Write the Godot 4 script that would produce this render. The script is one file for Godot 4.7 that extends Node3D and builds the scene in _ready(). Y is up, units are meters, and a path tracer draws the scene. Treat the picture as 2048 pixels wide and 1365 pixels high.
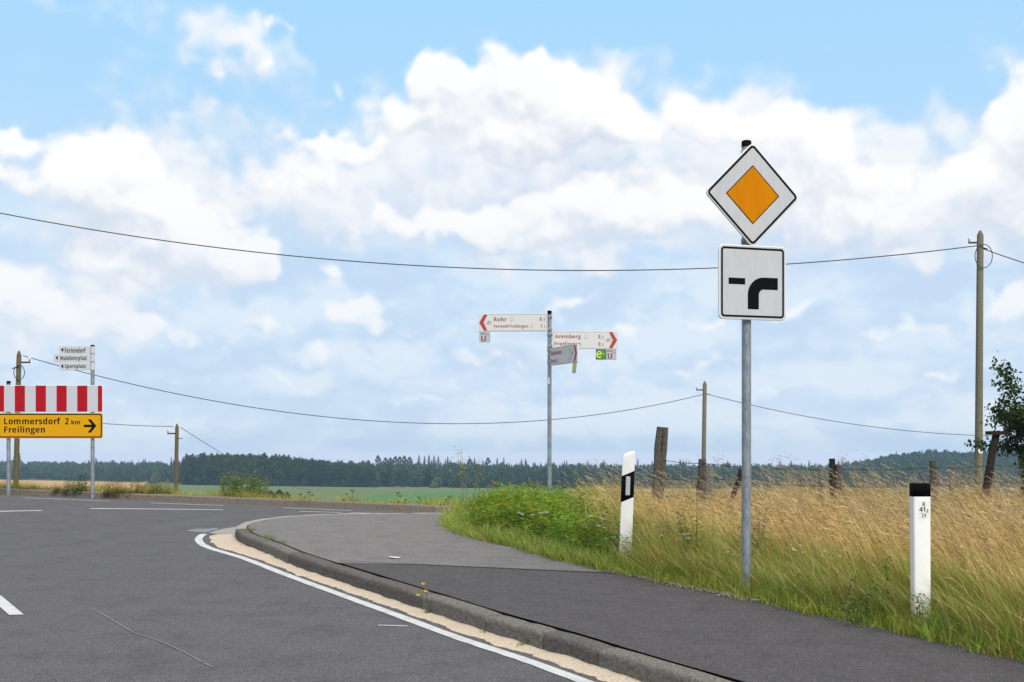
extends Node3D
# A rural junction: priority road bending right round a pavement nose, sign posts, grassy verge, fields and woods below.
# x to the right, y up, -z straight ahead (d = -z). Heights follow road_height().

# ---------------------------------------------------------------- building helpers
func tri(st: SurfaceTool, a: Vector3, b: Vector3, c: Vector3) -> void:   # counter-clockwise as seen from its front
	st.add_vertex(a); st.add_vertex(c); st.add_vertex(b)

func quad(st: SurfaceTool, a: Vector3, b: Vector3, c: Vector3, d: Vector3) -> void:
	tri(st, a, b, c); tri(st, a, c, d)

func begin(flat := true) -> SurfaceTool:
	var st := SurfaceTool.new()
	st.begin(Mesh.PRIMITIVE_TRIANGLES)
	if flat:
		st.set_smooth_group(-1)
	return st

func done(st: SurfaceTool) -> ArrayMesh:
	st.generate_normals()
	return st.commit()

func put(called: String, mesh: Mesh, mat: Material, parent: Node3D = null, at := Vector3.ZERO) -> MeshInstance3D:
	var o := MeshInstance3D.new()
	o.name = called
	o.mesh = mesh
	o.material_override = mat
	o.position = at
	named(o, parent)
	return o

func named(o: Node3D, parent: Node3D = null) -> void:
	var base := String(o.name)
	var home: Node3D = parent if parent else self
	var n := 0
	var called := base
	var key := "%d/%s" % [home.get_instance_id(), base]
	if used.has(key):
		n = used[key]
		called = "%s_%03d" % [base, n]
	used[key] = n + 1
	o.name = called
	home.add_child(o, true)
var used := {}

func tag(o: Node3D, label: String, category: String, group := "", kind := "") -> void:
	o.set_meta("label", label)
	if category:
		o.set_meta("category", category)
	if group:
		o.set_meta("group", group)
	if kind:
		o.set_meta("kind", kind)

func thing(called: String, label: String, category: String, at := Vector3.ZERO, group := "") -> Node3D:
	var o := Node3D.new()
	o.name = called
	o.position = at
	tag(o, label, category, group)
	named(o)
	return o

func structure(called: String, mesh: Mesh, mat: Material, label := "", parent: Node3D = null) -> MeshInstance3D:
	var o := put(called, mesh, mat, parent)
	o.set_meta("kind", "structure")
	if label:
		o.set_meta("label", label)
	return o

func tube(st: SurfaceTool, pts: Array, radii: Array, sides := 8, caps := true) -> void:
	var rings := []
	for i in pts.size():
		var t: Vector3 = (pts[mini(i + 1, pts.size() - 1)] - pts[maxi(i - 1, 0)]).normalized()
		var u := t.cross(Vector3.RIGHT if absf(t.x) < .8 else Vector3.UP).normalized()
		var v := t.cross(u)
		var ring := []
		for k in sides:
			var a := TAU * k / sides
			ring.append(pts[i] + (u * cos(a) + v * sin(a)) * radii[mini(i, radii.size() - 1)])
		rings.append(ring)
	for i in pts.size() - 1:
		for k in sides:
			var n := (k + 1) % sides
			quad(st, rings[i][k], rings[i][n], rings[i + 1][n], rings[i + 1][k])
	if caps:
		for k in range(1, sides - 1):
			tri(st, rings[0][0], rings[0][k + 1], rings[0][k])
			tri(st, rings[-1][0], rings[-1][k], rings[-1][k + 1])

func rod(pts: Array, radii: Array, sides := 10) -> ArrayMesh:
	var st := begin(false)
	tube(st, pts, radii, sides, false)
	st.set_smooth_group(-1)
	var cap := begin()
	for e in [0, pts.size() - 1]:
		var t: Vector3 = (pts[1] - pts[0]) if e == 0 else (pts[-1] - pts[-2])
		t = t.normalized()
		var u := t.cross(Vector3.RIGHT if absf(t.x) < .8 else Vector3.UP).normalized()
		var v := t.cross(u)
		var r: float = radii[mini(e, radii.size() - 1)]
		for k in sides:
			var a := TAU * k / sides
			var b := TAU * (k + 1) / sides
			var p: Vector3 = pts[e] + (u * cos(a) + v * sin(a)) * r
			var q: Vector3 = pts[e] + (u * cos(b) + v * sin(b)) * r
			if e == 0:
				tri(st, pts[e], q, p)
			else:
				tri(st, pts[e], p, q)
	return done(st)

func box(st: SurfaceTool, lo: Vector3, hi: Vector3) -> void:
	var p := []
	for i in 8:
		p.append(Vector3(hi.x if i & 1 else lo.x, hi.y if i & 2 else lo.y, hi.z if i & 4 else lo.z))
	quad(st, p[4], p[5], p[7], p[6]); quad(st, p[1], p[0], p[2], p[3])
	quad(st, p[5], p[1], p[3], p[7]); quad(st, p[0], p[4], p[6], p[2])
	quad(st, p[6], p[7], p[3], p[2]); quad(st, p[0], p[1], p[5], p[4])

# flat outline (counter-clockwise) as a plate between two depths, its front edge chamfered by `edge`
func plate(outline: PackedVector2Array, z0: float, z1: float, edge := 0.0) -> ArrayMesh:
	var st := begin()
	var inner := outline
	if edge > 0.0:
		var shrunk := Geometry2D.offset_polygon(outline, -edge, Geometry2D.JOIN_MITER)
		if shrunk.size() == 1 and shrunk[0].size() == outline.size():
			inner = shrunk[0]
			var best := 0
			for i in inner.size():
				if inner[i].distance_squared_to(outline[0]) < inner[best].distance_squared_to(outline[0]):
					best = i
			var turned := PackedVector2Array()
			for i in inner.size():
				turned.append(inner[(i + best) % inner.size()])
			inner = turned
		else:
			edge = 0.0
	var t := Geometry2D.triangulate_polygon(inner)
	for i in range(0, t.size(), 3):
		var a := inner[t[i]]; var b := inner[t[i + 1]]; var c := inner[t[i + 2]]
		if (b - a).cross(c - a) < 0.0:
			var s := b; b = c; c = s
		tri(st, Vector3(a.x, a.y, z1), Vector3(b.x, b.y, z1), Vector3(c.x, c.y, z1))
	t = Geometry2D.triangulate_polygon(outline)
	for i in range(0, t.size(), 3):
		var a := outline[t[i]]; var b := outline[t[i + 1]]; var c := outline[t[i + 2]]
		if (b - a).cross(c - a) < 0.0:
			var s := b; b = c; c = s
		tri(st, Vector3(a.x, a.y, z0), Vector3(c.x, c.y, z0), Vector3(b.x, b.y, z0))
	var n := outline.size()
	for i in n:
		var a := outline[i]; var b := outline[(i + 1) % n]
		quad(st, Vector3(a.x, a.y, z0), Vector3(b.x, b.y, z0), Vector3(b.x, b.y, z1 - edge), Vector3(a.x, a.y, z1 - edge))
		if edge > 0.0:
			var c := inner[i]; var e := inner[(i + 1) % n]
			quad(st, Vector3(a.x, a.y, z1 - edge), Vector3(b.x, b.y, z1 - edge), Vector3(e.x, e.y, z1), Vector3(c.x, c.y, z1))
	return done(st)

func ring(outer: PackedVector2Array, inner: PackedVector2Array, z0: float, z1: float) -> ArrayMesh:
	var st := begin()
	var n := outer.size()
	for i in n:
		var j := (i + 1) % n
		var a := outer[i]; var b := outer[j]; var c := inner[j]; var d := inner[i]
		quad(st, Vector3(a.x, a.y, z1), Vector3(b.x, b.y, z1), Vector3(c.x, c.y, z1), Vector3(d.x, d.y, z1))
		quad(st, Vector3(a.x, a.y, z0), Vector3(b.x, b.y, z0), Vector3(b.x, b.y, z1), Vector3(a.x, a.y, z1))
		quad(st, Vector3(c.x, c.y, z0), Vector3(d.x, d.y, z0), Vector3(d.x, d.y, z1), Vector3(c.x, c.y, z1))
	return done(st)

func rounded(w: float, h: float, r: float, turn := 0.0, at := Vector2.ZERO, steps := 5) -> PackedVector2Array:
	var p := PackedVector2Array()
	for c in 4:
		var m := Vector2((w * .5 - r) * (1 if c in [0, 3] else -1), (h * .5 - r) * (1 if c < 2 else -1))
		for k in steps + 1:
			var a := PI * .5 * (c + float(k) / steps)
			p.append((m + Vector2(cos(a), sin(a)) * r).rotated(turn) + at)
	return p

func outline(v: Array) -> PackedVector2Array:
	var p := PackedVector2Array()
	for i in range(0, v.size(), 2):
		p.append(Vector2(v[i], v[i + 1]))
	var area := 0.0
	for i in p.size():
		area += p[i].cross(p[(i + 1) % p.size()])
	if area < 0.0:
		p.reverse()
	return p

# words set to fill a box from (x0, y0) to (x1, y1) on a face at depth z
func letters(called: String, words: String, x0: float, y0: float, x1: float, y1: float, z: float, mat: Material, parent: Node3D, bold := false) -> void:
	var t := TextMesh.new()
	var f := SystemFont.new()
	f.font_names = PackedStringArray(["Droid Sans"])
	f.font_weight = 700 if bold else 400
	t.font = f
	t.text = words
	t.font_size = 48
	t.pixel_size = .01
	t.depth = .02
	t.curve_step = 1.0
	var b := t.get_aabb()
	var s := Vector3((x1 - x0) / b.size.x, (y1 - y0) / b.size.y, .05)
	var o := put(called, t, mat, parent)
	o.scale = s
	o.position = Vector3(x0 - b.position.x * s.x, y0 - b.position.y * s.y, z + .0002)

# ---------------------------------------------------------------- materials
func hue(r: float, g: float, b: float) -> Color:   # a real-world (linear) base colour
	return Color(r, g, b).linear_to_srgb()

func paint(r: float, g: float, b: float, rough := .6, metal := 0.0, gloss := .5) -> StandardMaterial3D:
	var m := StandardMaterial3D.new()
	m.albedo_color = hue(r, g, b)
	m.roughness = rough
	m.metallic = metal
	m.metallic_specular = gloss
	return m

func noise_map(size: int, freq: float, s: int, stops: Array, type := FastNoiseLite.TYPE_SIMPLEX_SMOOTH, octaves := 4, gain := .5) -> NoiseTexture2D:
	var n := FastNoiseLite.new()
	n.noise_type = type
	n.seed = s
	n.frequency = freq
	n.fractal_octaves = octaves
	n.fractal_gain = gain
	if octaves == 1:
		n.fractal_type = FastNoiseLite.FRACTAL_NONE
	if type == FastNoiseLite.TYPE_CELLULAR:
		n.cellular_return_type = FastNoiseLite.RETURN_CELL_VALUE
	var t := NoiseTexture2D.new()
	t.width = size
	t.height = size
	t.seamless = true
	t.seamless_blend_skirt = .15
	t.noise = n
	if stops:
		var g := Gradient.new()
		var at := PackedFloat32Array(); var cs := PackedColorArray()
		for q in stops:
			at.append(q[0]); cs.append(hue(q[1], q[2], q[3]))
		g.offsets = at
		g.colors = cs
		t.color_ramp = g
	return t

func textured(map: Texture2D, scale: Vector3, rough := .9, bump: Texture2D = null, depth := .0, gloss := .3) -> StandardMaterial3D:
	var m := StandardMaterial3D.new()
	m.albedo_texture = map
	m.roughness = rough
	m.metallic_specular = gloss
	m.uv1_triplanar = true
	m.uv1_world_triplanar = true
	m.uv1_scale = scale
	if bump:
		m.heightmap_enabled = true
		m.heightmap_texture = bump
		m.heightmap_scale = depth
	return m

func mottled(m: StandardMaterial3D, map: Texture2D, scale: float) -> StandardMaterial3D:
	m.detail_enabled = true
	m.detail_albedo = map
	m.detail_blend_mode = BaseMaterial3D.BLEND_MODE_MUL
	m.detail_uv_layer = BaseMaterial3D.DETAIL_UV_2
	m.uv2_triplanar = true
	m.uv2_world_triplanar = true
	m.uv2_scale = Vector3.ONE * scale
	return m

func leafy(r: float, g: float, b: float, through := .5, rough := .75) -> StandardMaterial3D:
	var m := paint(r, g, b, rough, 0.0, .2)
	m.vertex_color_use_as_albedo = true
	m.backlight_enabled = true
	m.backlight = Color(through, through, through * .8)
	m.cull_mode = BaseMaterial3D.CULL_DISABLED
	return m

var M := {}
func make_materials() -> void:
	var grain := noise_map(1024, .085, 3, [], FastNoiseLite.TYPE_CELLULAR, 1)
	var patch := noise_map(1024, .012, 8, [[.15, .72, .72, .73], [.5, .92, .92, .92], [.85, 1.0, .99, .98]], FastNoiseLite.TYPE_SIMPLEX_SMOOTH, 7, .82)
	M.road = mottled(textured(noise_map(1024, .085, 3, [[.0, .070, .067, .071], [.45, .108, .104, .109], [.8, .14, .135, .14], [.95, .20, .195, .195], [1.0, .32, .31, .30]], FastNoiseLite.TYPE_CELLULAR, 1), Vector3.ONE * 2.1, .92, grain, .2), patch, .11)
	M.new_asphalt = mottled(textured(noise_map(1024, .1, 5, [[.0, .054, .050, .052], [.5, .085, .079, .082], [.9, .112, .105, .107], [.97, .2, .19, .19], [1.0, .36, .34, .34]], FastNoiseLite.TYPE_CELLULAR, 1), Vector3.ONE * 2.3, .93, grain, .2), noise_map(1024, .016, 18, [[.15, .74, .74, .74], [.5, .92, .91, .91], [.85, 1.0, 1.0, 1.0]], FastNoiseLite.TYPE_SIMPLEX_SMOOTH, 7, .82), .16)
	M.old_asphalt = mottled(textured(noise_map(1024, .1, 6, [[.0, .125, .117, .113], [.5, .185, .174, .168], [.85, .235, .222, .214], [1.0, .38, .36, .35]], FastNoiseLite.TYPE_CELLULAR, 1), Vector3.ONE * 2.0, .95, grain, .2), noise_map(1024, .014, 28, [[.15, .74, .74, .75], [.5, .92, .92, .92], [.85, 1.0, 1.0, .99]], FastNoiseLite.TYPE_SIMPLEX_SMOOTH, 7, .8), .14)
	var pits := noise_map(512, .03, 21, [], FastNoiseLite.TYPE_SIMPLEX_SMOOTH, 5)
	var kerb_tones := [[.165, .153, .136], [.195, .181, .16], [.14, .13, .116]]
	M.kerb = []
	for i in 3:
		var k: Array = kerb_tones[i]
		M.kerb.append(mottled(textured(noise_map(512, .035, 40 + i, [[.0, k[0] * .45, k[1] * .45, k[2] * .45], [.35, k[0] * .85, k[1] * .85, k[2] * .85], [.7, k[0] * 1.15, k[1] * 1.15, k[2] * 1.15], [1.0, k[0] * 1.8, k[1] * 1.8, k[2] * 1.75]], FastNoiseLite.TYPE_SIMPLEX_SMOOTH, 6), Vector3.ONE * 1.6, .95, pits, 1.2, .2), patch, .9))
	M.far_kerb = textured(noise_map(512, .03, 50, [[.0, .12, .10, .083], [.5, .18, .155, .13], [1.0, .27, .235, .2]], FastNoiseLite.TYPE_SIMPLEX_SMOOTH, 5), Vector3.ONE * 1.2, .95, pits, .8)
	M.gutter = textured(noise_map(512, .03, 51, [[.0, .2, .19, .175], [.5, .31, .295, .27], [1.0, .42, .40, .37]], FastNoiseLite.TYPE_SIMPLEX_SMOOTH, 5), Vector3.ONE * 1.5, .95, pits, .5)
	M.sand = textured(noise_map(1024, .09, 52, [[.0, .43, .345, .26], [.4, .54, .45, .345], [.75, .61, .515, .405], [1.0, .70, .61, .50]], FastNoiseLite.TYPE_SIMPLEX_SMOOTH, 5), Vector3.ONE * 1.6, 1.0, pits, 1.6, .1)
	M.bitumen = paint(.036, .034, .034, .9)
	M.marking = mottled(textured(noise_map(512, .05, 53, [[.0, .28, .28, .28], [.3, .56, .56, .555], [1.0, .72, .72, .71]], FastNoiseLite.TYPE_SIMPLEX_SMOOTH, 5), Vector3.ONE * 2.0, .8, grain, .3), noise_map(256, .03, 54, [[.0, .72, .72, .72], [.4, .95, .95, .95], [1.0, 1.0, 1.0, 1.0]]), .6)
	M.scuff = textured(noise_map(256, .08, 56, [[.0, .11, .11, .12], [.5, .20, .20, .225], [1.0, .33, .33, .355]]), Vector3.ONE * 3.0, .8)
	M.soil = textured(noise_map(512, .03, 57, [[.0, .03, .03, .012], [.4, .06, .065, .02], [.7, .11, .10, .04], [1.0, .17, .14, .07]], FastNoiseLite.TYPE_SIMPLEX_SMOOTH, 6), Vector3.ONE * .9, 1.0, pits, 3.0, .1)
	M.steel = textured(noise_map(512, .022, 60, [[.0, .17, .195, .22], [.5, .255, .285, .315], [1.0, .36, .395, .425]], FastNoiseLite.TYPE_CELLULAR, 2), Vector3(6, 1.6, 6), .48)
	M.steel.metallic = .45
	M.black = paint(.005, .005, .006, .75, 0.0, .15)
	M.tar = paint(.02, .018, .018, .7)
	M.alu = paint(.62, .63, .63, .45, .15)
	M.rim = paint(.74, .75, .75, .42)
	var film := noise_map(256, .05, 61, [[.0, .44, .455, .485], [.5, .465, .48, .51], [1.0, .485, .50, .53]], FastNoiseLite.TYPE_CELLULAR, 1)
	M.film = textured(film, Vector3(3, .5, 3), .45, null, .0, .25)
	M.board_white = paint(.47, .49, .54, .45)
	M.amber = textured(noise_map(256, .05, 62, [[.0, .50, .172, .002], [.5, .53, .185, .002], [1.0, .56, .198, .002]], FastNoiseLite.TYPE_CELLULAR, 1), Vector3(3, .5, 3), .6, null, .0, .12)
	M.yellow = paint(.60, .31, .004, .55, 0.0, .2)
	M.red = paint(.36, .008, .016, .55, 0.0, .2)
	M.finger = paint(.50, .52, .54, .45)
	M.cycle_white = paint(.60, .595, .60, .45)
	M.cycle_red = paint(.36, .035, .045, .5)
	M.cycle_text = paint(.22, .03, .05, .5)
	M.cycle_ink = paint(.12, .10, .11, .5)
	M.plate_grey = paint(.40, .44, .46, .5)
	M.plate_green = paint(.03, .22, .05, .5)
	M.plate_dark = paint(.03, .06, .05, .5)
	M.lime = paint(.55, .62, .06, .5)
	M.post_white = mottled(paint(.84, .84, .84, .42), noise_map(256, .03, 63, [[.0, .90, .90, .88], [.35, .98, .98, .97], [1.0, 1.0, 1.0, 1.0]]), 1.2)
	M.post_white.albedo_texture = null
	M.label_paper = paint(.76, .77, .77, .6)
	M.reflector = paint(.50, .52, .56, .22)
	M.wood_pole = textured(noise_map(512, .03, 64, [[.0, .085, .075, .05], [.4, .15, .135, .095], [.7, .205, .185, .135], [1.0, .27, .25, .19]], FastNoiseLite.TYPE_SIMPLEX_SMOOTH, 5), Vector3(4, .35, 4), .9, pits, .8)
	M.wood_brown = textured(noise_map(512, .03, 65, [[.0, .07, .05, .025], [.5, .125, .095, .05], [1.0, .19, .15, .085]], FastNoiseLite.TYPE_SIMPLEX_SMOOTH, 5), Vector3(4, .35, 4), .9, pits, .8)
	M.post_wood = textured(noise_map(512, .03, 66, [[.0, .05, .043, .036], [.4, .115, .10, .085], [.75, .18, .162, .138], [1.0, .27, .25, .22]], FastNoiseLite.TYPE_SIMPLEX_SMOOTH, 6), Vector3(7, .8, 7), .95, pits, 2.5)
	M.post_dark = textured(noise_map(512, .03, 67, [[.0, .018, .013, .011], [.5, .04, .03, .026], [1.0, .085, .068, .058]], FastNoiseLite.TYPE_SIMPLEX_SMOOTH, 6), Vector3(7, .8, 7), .95, pits, 2.5)
	M.post_pale = textured(noise_map(512, .03, 68, [[.0, .12, .115, .10], [.5, .23, .22, .20], [1.0, .36, .35, .32]], FastNoiseLite.TYPE_SIMPLEX_SMOOTH, 6), Vector3(5, 2, 5), .95, pits, 2.5)
	M.wire = paint(.045, .04, .04, .6, .3)
	M.cable = paint(.03, .032, .035, .6)
	M.straw = leafy(1, 1, 1, .55)
	M.green = leafy(1, 1, 1, .6)
	M.leaf = leafy(1, 1, 1, .5, .55)
	M.needles = leafy(1, 1, 1, .25, .9)
	M.bark = textured(noise_map(256, .05, 70, [[.0, .03, .026, .02], [1.0, .12, .10, .08]]), Vector3(3, .8, 3), 1.0)
	M.petal = leafy(1, 1, 1, .3, .7)
	M.wheat = textured(noise_map(512, .02, 71, [[.0, .40, .24, .10], [.5, .50, .31, .135], [1.0, .58, .37, .165]], FastNoiseLite.TYPE_SIMPLEX_SMOOTH, 6), Vector3(.03, .03, .012), 1.0, null, 0.0, .1)
	M.crop = textured(noise_map(512, .02, 72, [[.0, .105, .14, .06], [.5, .135, .175, .078], [1.0, .175, .21, .10]], FastNoiseLite.TYPE_SIMPLEX_SMOOTH, 6), Vector3(.02, .02, .008), 1.0, null, 0.0, .1)
	M.clover = textured(noise_map(512, .02, 73, [[.0, .07, .155, .062], [.5, .085, .185, .075], [1.0, .11, .215, .09]], FastNoiseLite.TYPE_SIMPLEX_SMOOTH, 6), Vector3(.02, .02, .01), 1.0, null, 0.0, .1)
	M.stubble = textured(noise_map(512, .02, 74, [[.0, .26, .17, .105], [1.0, .36, .25, .16]]), Vector3(.02, .02, .01), 1.0, null, 0.0, .1)
	M.land = textured(noise_map(512, .02, 75, [[.0, .06, .08, .03], [.5, .09, .115, .04], [1.0, .13, .14, .06]], FastNoiseLite.TYPE_SIMPLEX_SMOOTH, 6), Vector3(.02, .02, .02), 1.0, null, 0.0, .1)
	M.track = paint(.42, .33, .23, 1.0)
	M.stone = textured(noise_map(256, .04, 76, [[.0, .16, .15, .14], [1.0, .42, .40, .37]]), Vector3.ONE * 9.0, .95)

# ---------------------------------------------------------------- lie of the land
const EYE := 1.35

func ramp(a: float, b: float, x: float) -> float:
	var t := clampf((x - a) / (b - a), 0.0, 1.0)
	return t * t * (3.0 - 2.0 * t)

func road_height(x: float, d: float) -> float:
	var over := maxf(0.0, d - 17.0)
	return .033 * (d - 9.0) - .00455 * over * over - .036 * (x + 3.05) * ramp(17.0, 22.8, d)

func far_height(x: float, d: float) -> float:   # open country below the road, and the wooded rise behind the fields
	var u := clampf(x / maxf(absf(d), 1.0), -.47, .47)
	if d < 0.0:
		u = 0.0
	var h: float = -3.4 - (.0226 + .013 * minf(u, 0.0)) * maxf(d, 0.0)
	h += clampf(d - field_edge(u), 0.0, 300.0) * .026
	h += clampf(d - 780.0, 0.0, 260.0) * .05 * ramp(.25, .33, u)
	h -= maxf(0.0, d - field_edge(u) - 330.0) * .05
	return h

func field_edge(u: float) -> float:
	if u < -.3:
		return lerpf(830.0, 990.0, clampf((-.3 - u) / .11, 0.0, 1.0))
	if u < -.2:
		return lerpf(660.0, 830.0, (-.2 - u) / .1)
	return lerpf(660.0, 760.0, clampf((u + .05) / .4, 0.0, 1.0))

func on_road(v: Vector2, lift := 0.0) -> Vector3:
	return Vector3(v.x, road_height(v.x, v.y) + lift, -v.y)

# a smooth line on plan (x, d), measured along its length
class Line:
	var pts := PackedVector2Array()
	var far := PackedFloat32Array()
	func _init(v: Array, closed := false) -> void:
		var c := []
		for i in range(0, v.size(), 2):
			c.append(Vector2(v[i], v[i + 1]))
		pts.append(c[0])
		for i in c.size() - 1:
			for k in 24:
				pts.append(c[i].cubic_interpolate(c[i + 1], c[maxi(i - 1, 0)], c[mini(i + 2, c.size() - 1)], (k + 1) / 24.0))
		far.append(0.0)
		for i in range(1, pts.size()):
			far.append(far[i - 1] + pts[i].distance_to(pts[i - 1]))
	func length() -> float:
		return far[far.size() - 1]
	func at(s: float) -> Vector2:
		var i := clampi(far.bsearch(s), 1, pts.size() - 1)
		return pts[i - 1].lerp(pts[i], clampf((s - far[i - 1]) / maxf(far[i] - far[i - 1], 1e-6), 0.0, 1.0))
	func right(s: float) -> Vector2:
		var t := (at(s + .05) - at(s - .05)).normalized()
		return Vector2(t.y, -t.x)
	func off(s: float, o: float) -> Vector2:
		return at(s) + right(s) * o
	func nearest(p: Vector2) -> float:
		var best := 0
		for i in pts.size():
			if pts[i].distance_squared_to(p) < pts[best].distance_squared_to(p):
				best = i
		return far[best]

var kerb_line: Line
var far_line: Line
var edge_line: Line
const VERGE_HEART := Vector2(10, 12.5)

func make_lines() -> void:
	kerb_line = Line.new([3.6, 2.6, 2.25, 5.0, 1.30, 6.6, .73, 7.59, .315, 8.36, -.18, 9.2, -.73, 10.23, -1.29, 11.26, -2.27, 13.1, -2.82, 14.3, -3.26, 15.2, -3.53, 15.95, -3.65, 16.6, -3.62, 17.25, -3.4, 17.85, -2.95, 18.35, -2.2, 18.7, -.8, 18.95, 1.5, 19.15, 6, 20.2, 12, 23, 20, 28])
	far_line = Line.new([-40, 34.5, -22, 28.9, -10.6, 25.75, -6.1, 24.4, -3.05, 23.58, -1.05, 23.06, 3, 22.9, 8, 24.4, 14, 27.6, 22, 33])
	edge_line = Line.new([5.9, 2.4, 4.3, 5.0, 3.07, 7.5, 2.75, 8.23, 2.3, 9.1, 1.9, 9.9, 1.04, 11.5, .5, 12.6, .14, 13.6, -.25, 14.4, -.55, 15.0, -.76, 15.9, -.86, 16.9, -.86, 17.7, -.78, 18.3, -.4, 18.68, 1.5, 18.98, 6, 20.02, 12, 22.8, 20, 27.8])

func edge_distance(p: Vector2) -> float:
	var best := 1e9
	for i in range(0, edge_line.pts.size() - 1, 2):
		var q := Geometry2D.get_closest_point_to_segment(p, edge_line.pts[i], edge_line.pts[mini(i + 2, edge_line.pts.size() - 1)])
		best = minf(best, q.distance_squared_to(p))
	return sqrt(best)

func in_verge(p: Vector2) -> bool:
	return Geometry2D.is_point_in_polygon(p, verge_outline)
var verge_outline := PackedVector2Array()
var ripple := FastNoiseLite.new()

func verge_height(p: Vector2, away: float) -> float:
	var by_edge := road_height(p.x, p.y) + .15
	var inland := .20 + .006 * (p.y - 9.0)
	return lerpf(by_edge, inland, ramp(.6, 3.2, away)) + ripple.get_noise_2d(p.x * 60.0, p.y * 60.0) * .05 * ramp(.05, .6, away)

func strip(line: Line, s0: float, s1: float, inner: Callable, outer: Callable, lift: float, step := .12, across := 1) -> ArrayMesh:   # a sheet along a line between two offsets, lying on the road
	var st := begin(false)
	var n := maxi(2, int((s1 - s0) / step))
	var rows := []
	for i in n + 1:
		var s := lerpf(s0, s1, float(i) / n)
		var row := []
		for k in across + 1:
			row.append(on_road(line.off(s, lerpf(inner.call(s), outer.call(s), float(k) / across)), lift))
		rows.append(row)
	for i in n:
		for k in across:
			quad(st, rows[i][k], rows[i + 1][k], rows[i + 1][k + 1], rows[i][k + 1])
	return done(st)

func flat_on_road(v: Array, lift: float) -> ArrayMesh:   # a painted patch, cut fine enough to follow the road
	var st := begin(false)
	var n := 12
	var a := Vector2(v[0], v[1]); var b := Vector2(v[2], v[3]); var c := Vector2(v[4], v[5]); var e := Vector2(v[6], v[7])
	for i in n:
		var t := float(i) / n
		var u := float(i + 1) / n
		quad(st, on_road(a.lerp(b, t), lift), on_road(a.lerp(b, u), lift), on_road(e.lerp(c, u), lift), on_road(e.lerp(c, t), lift))
	return done(st)

func fan(around: Array, heart: Vector2, rings: Array, height: Callable) -> ArrayMesh:   # a sheet from an outline in towards one point
	var st := begin(false)
	var n := around.size()
	var rows := []
	for s in rings:
		var row := []
		for p in around:
			var q: Vector2 = p.lerp(heart, s)
			row.append(Vector3(q.x, height.call(q, s * p.distance_to(heart)), -q.y))
		rows.append(row)
	for i in rings.size() - 1:
		for k in n:
			var j := (k + 1) % n
			var a: Vector3 = rows[i][k]; var b: Vector3 = rows[i][j]; var c: Vector3 = rows[i + 1][j]; var d: Vector3 = rows[i + 1][k]
			if (b - a).cross(c - a).y >= 0.0:
				quad(st, a, b, c, d)
			else:
				quad(st, a, d, c, b)
	return done(st)

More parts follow.
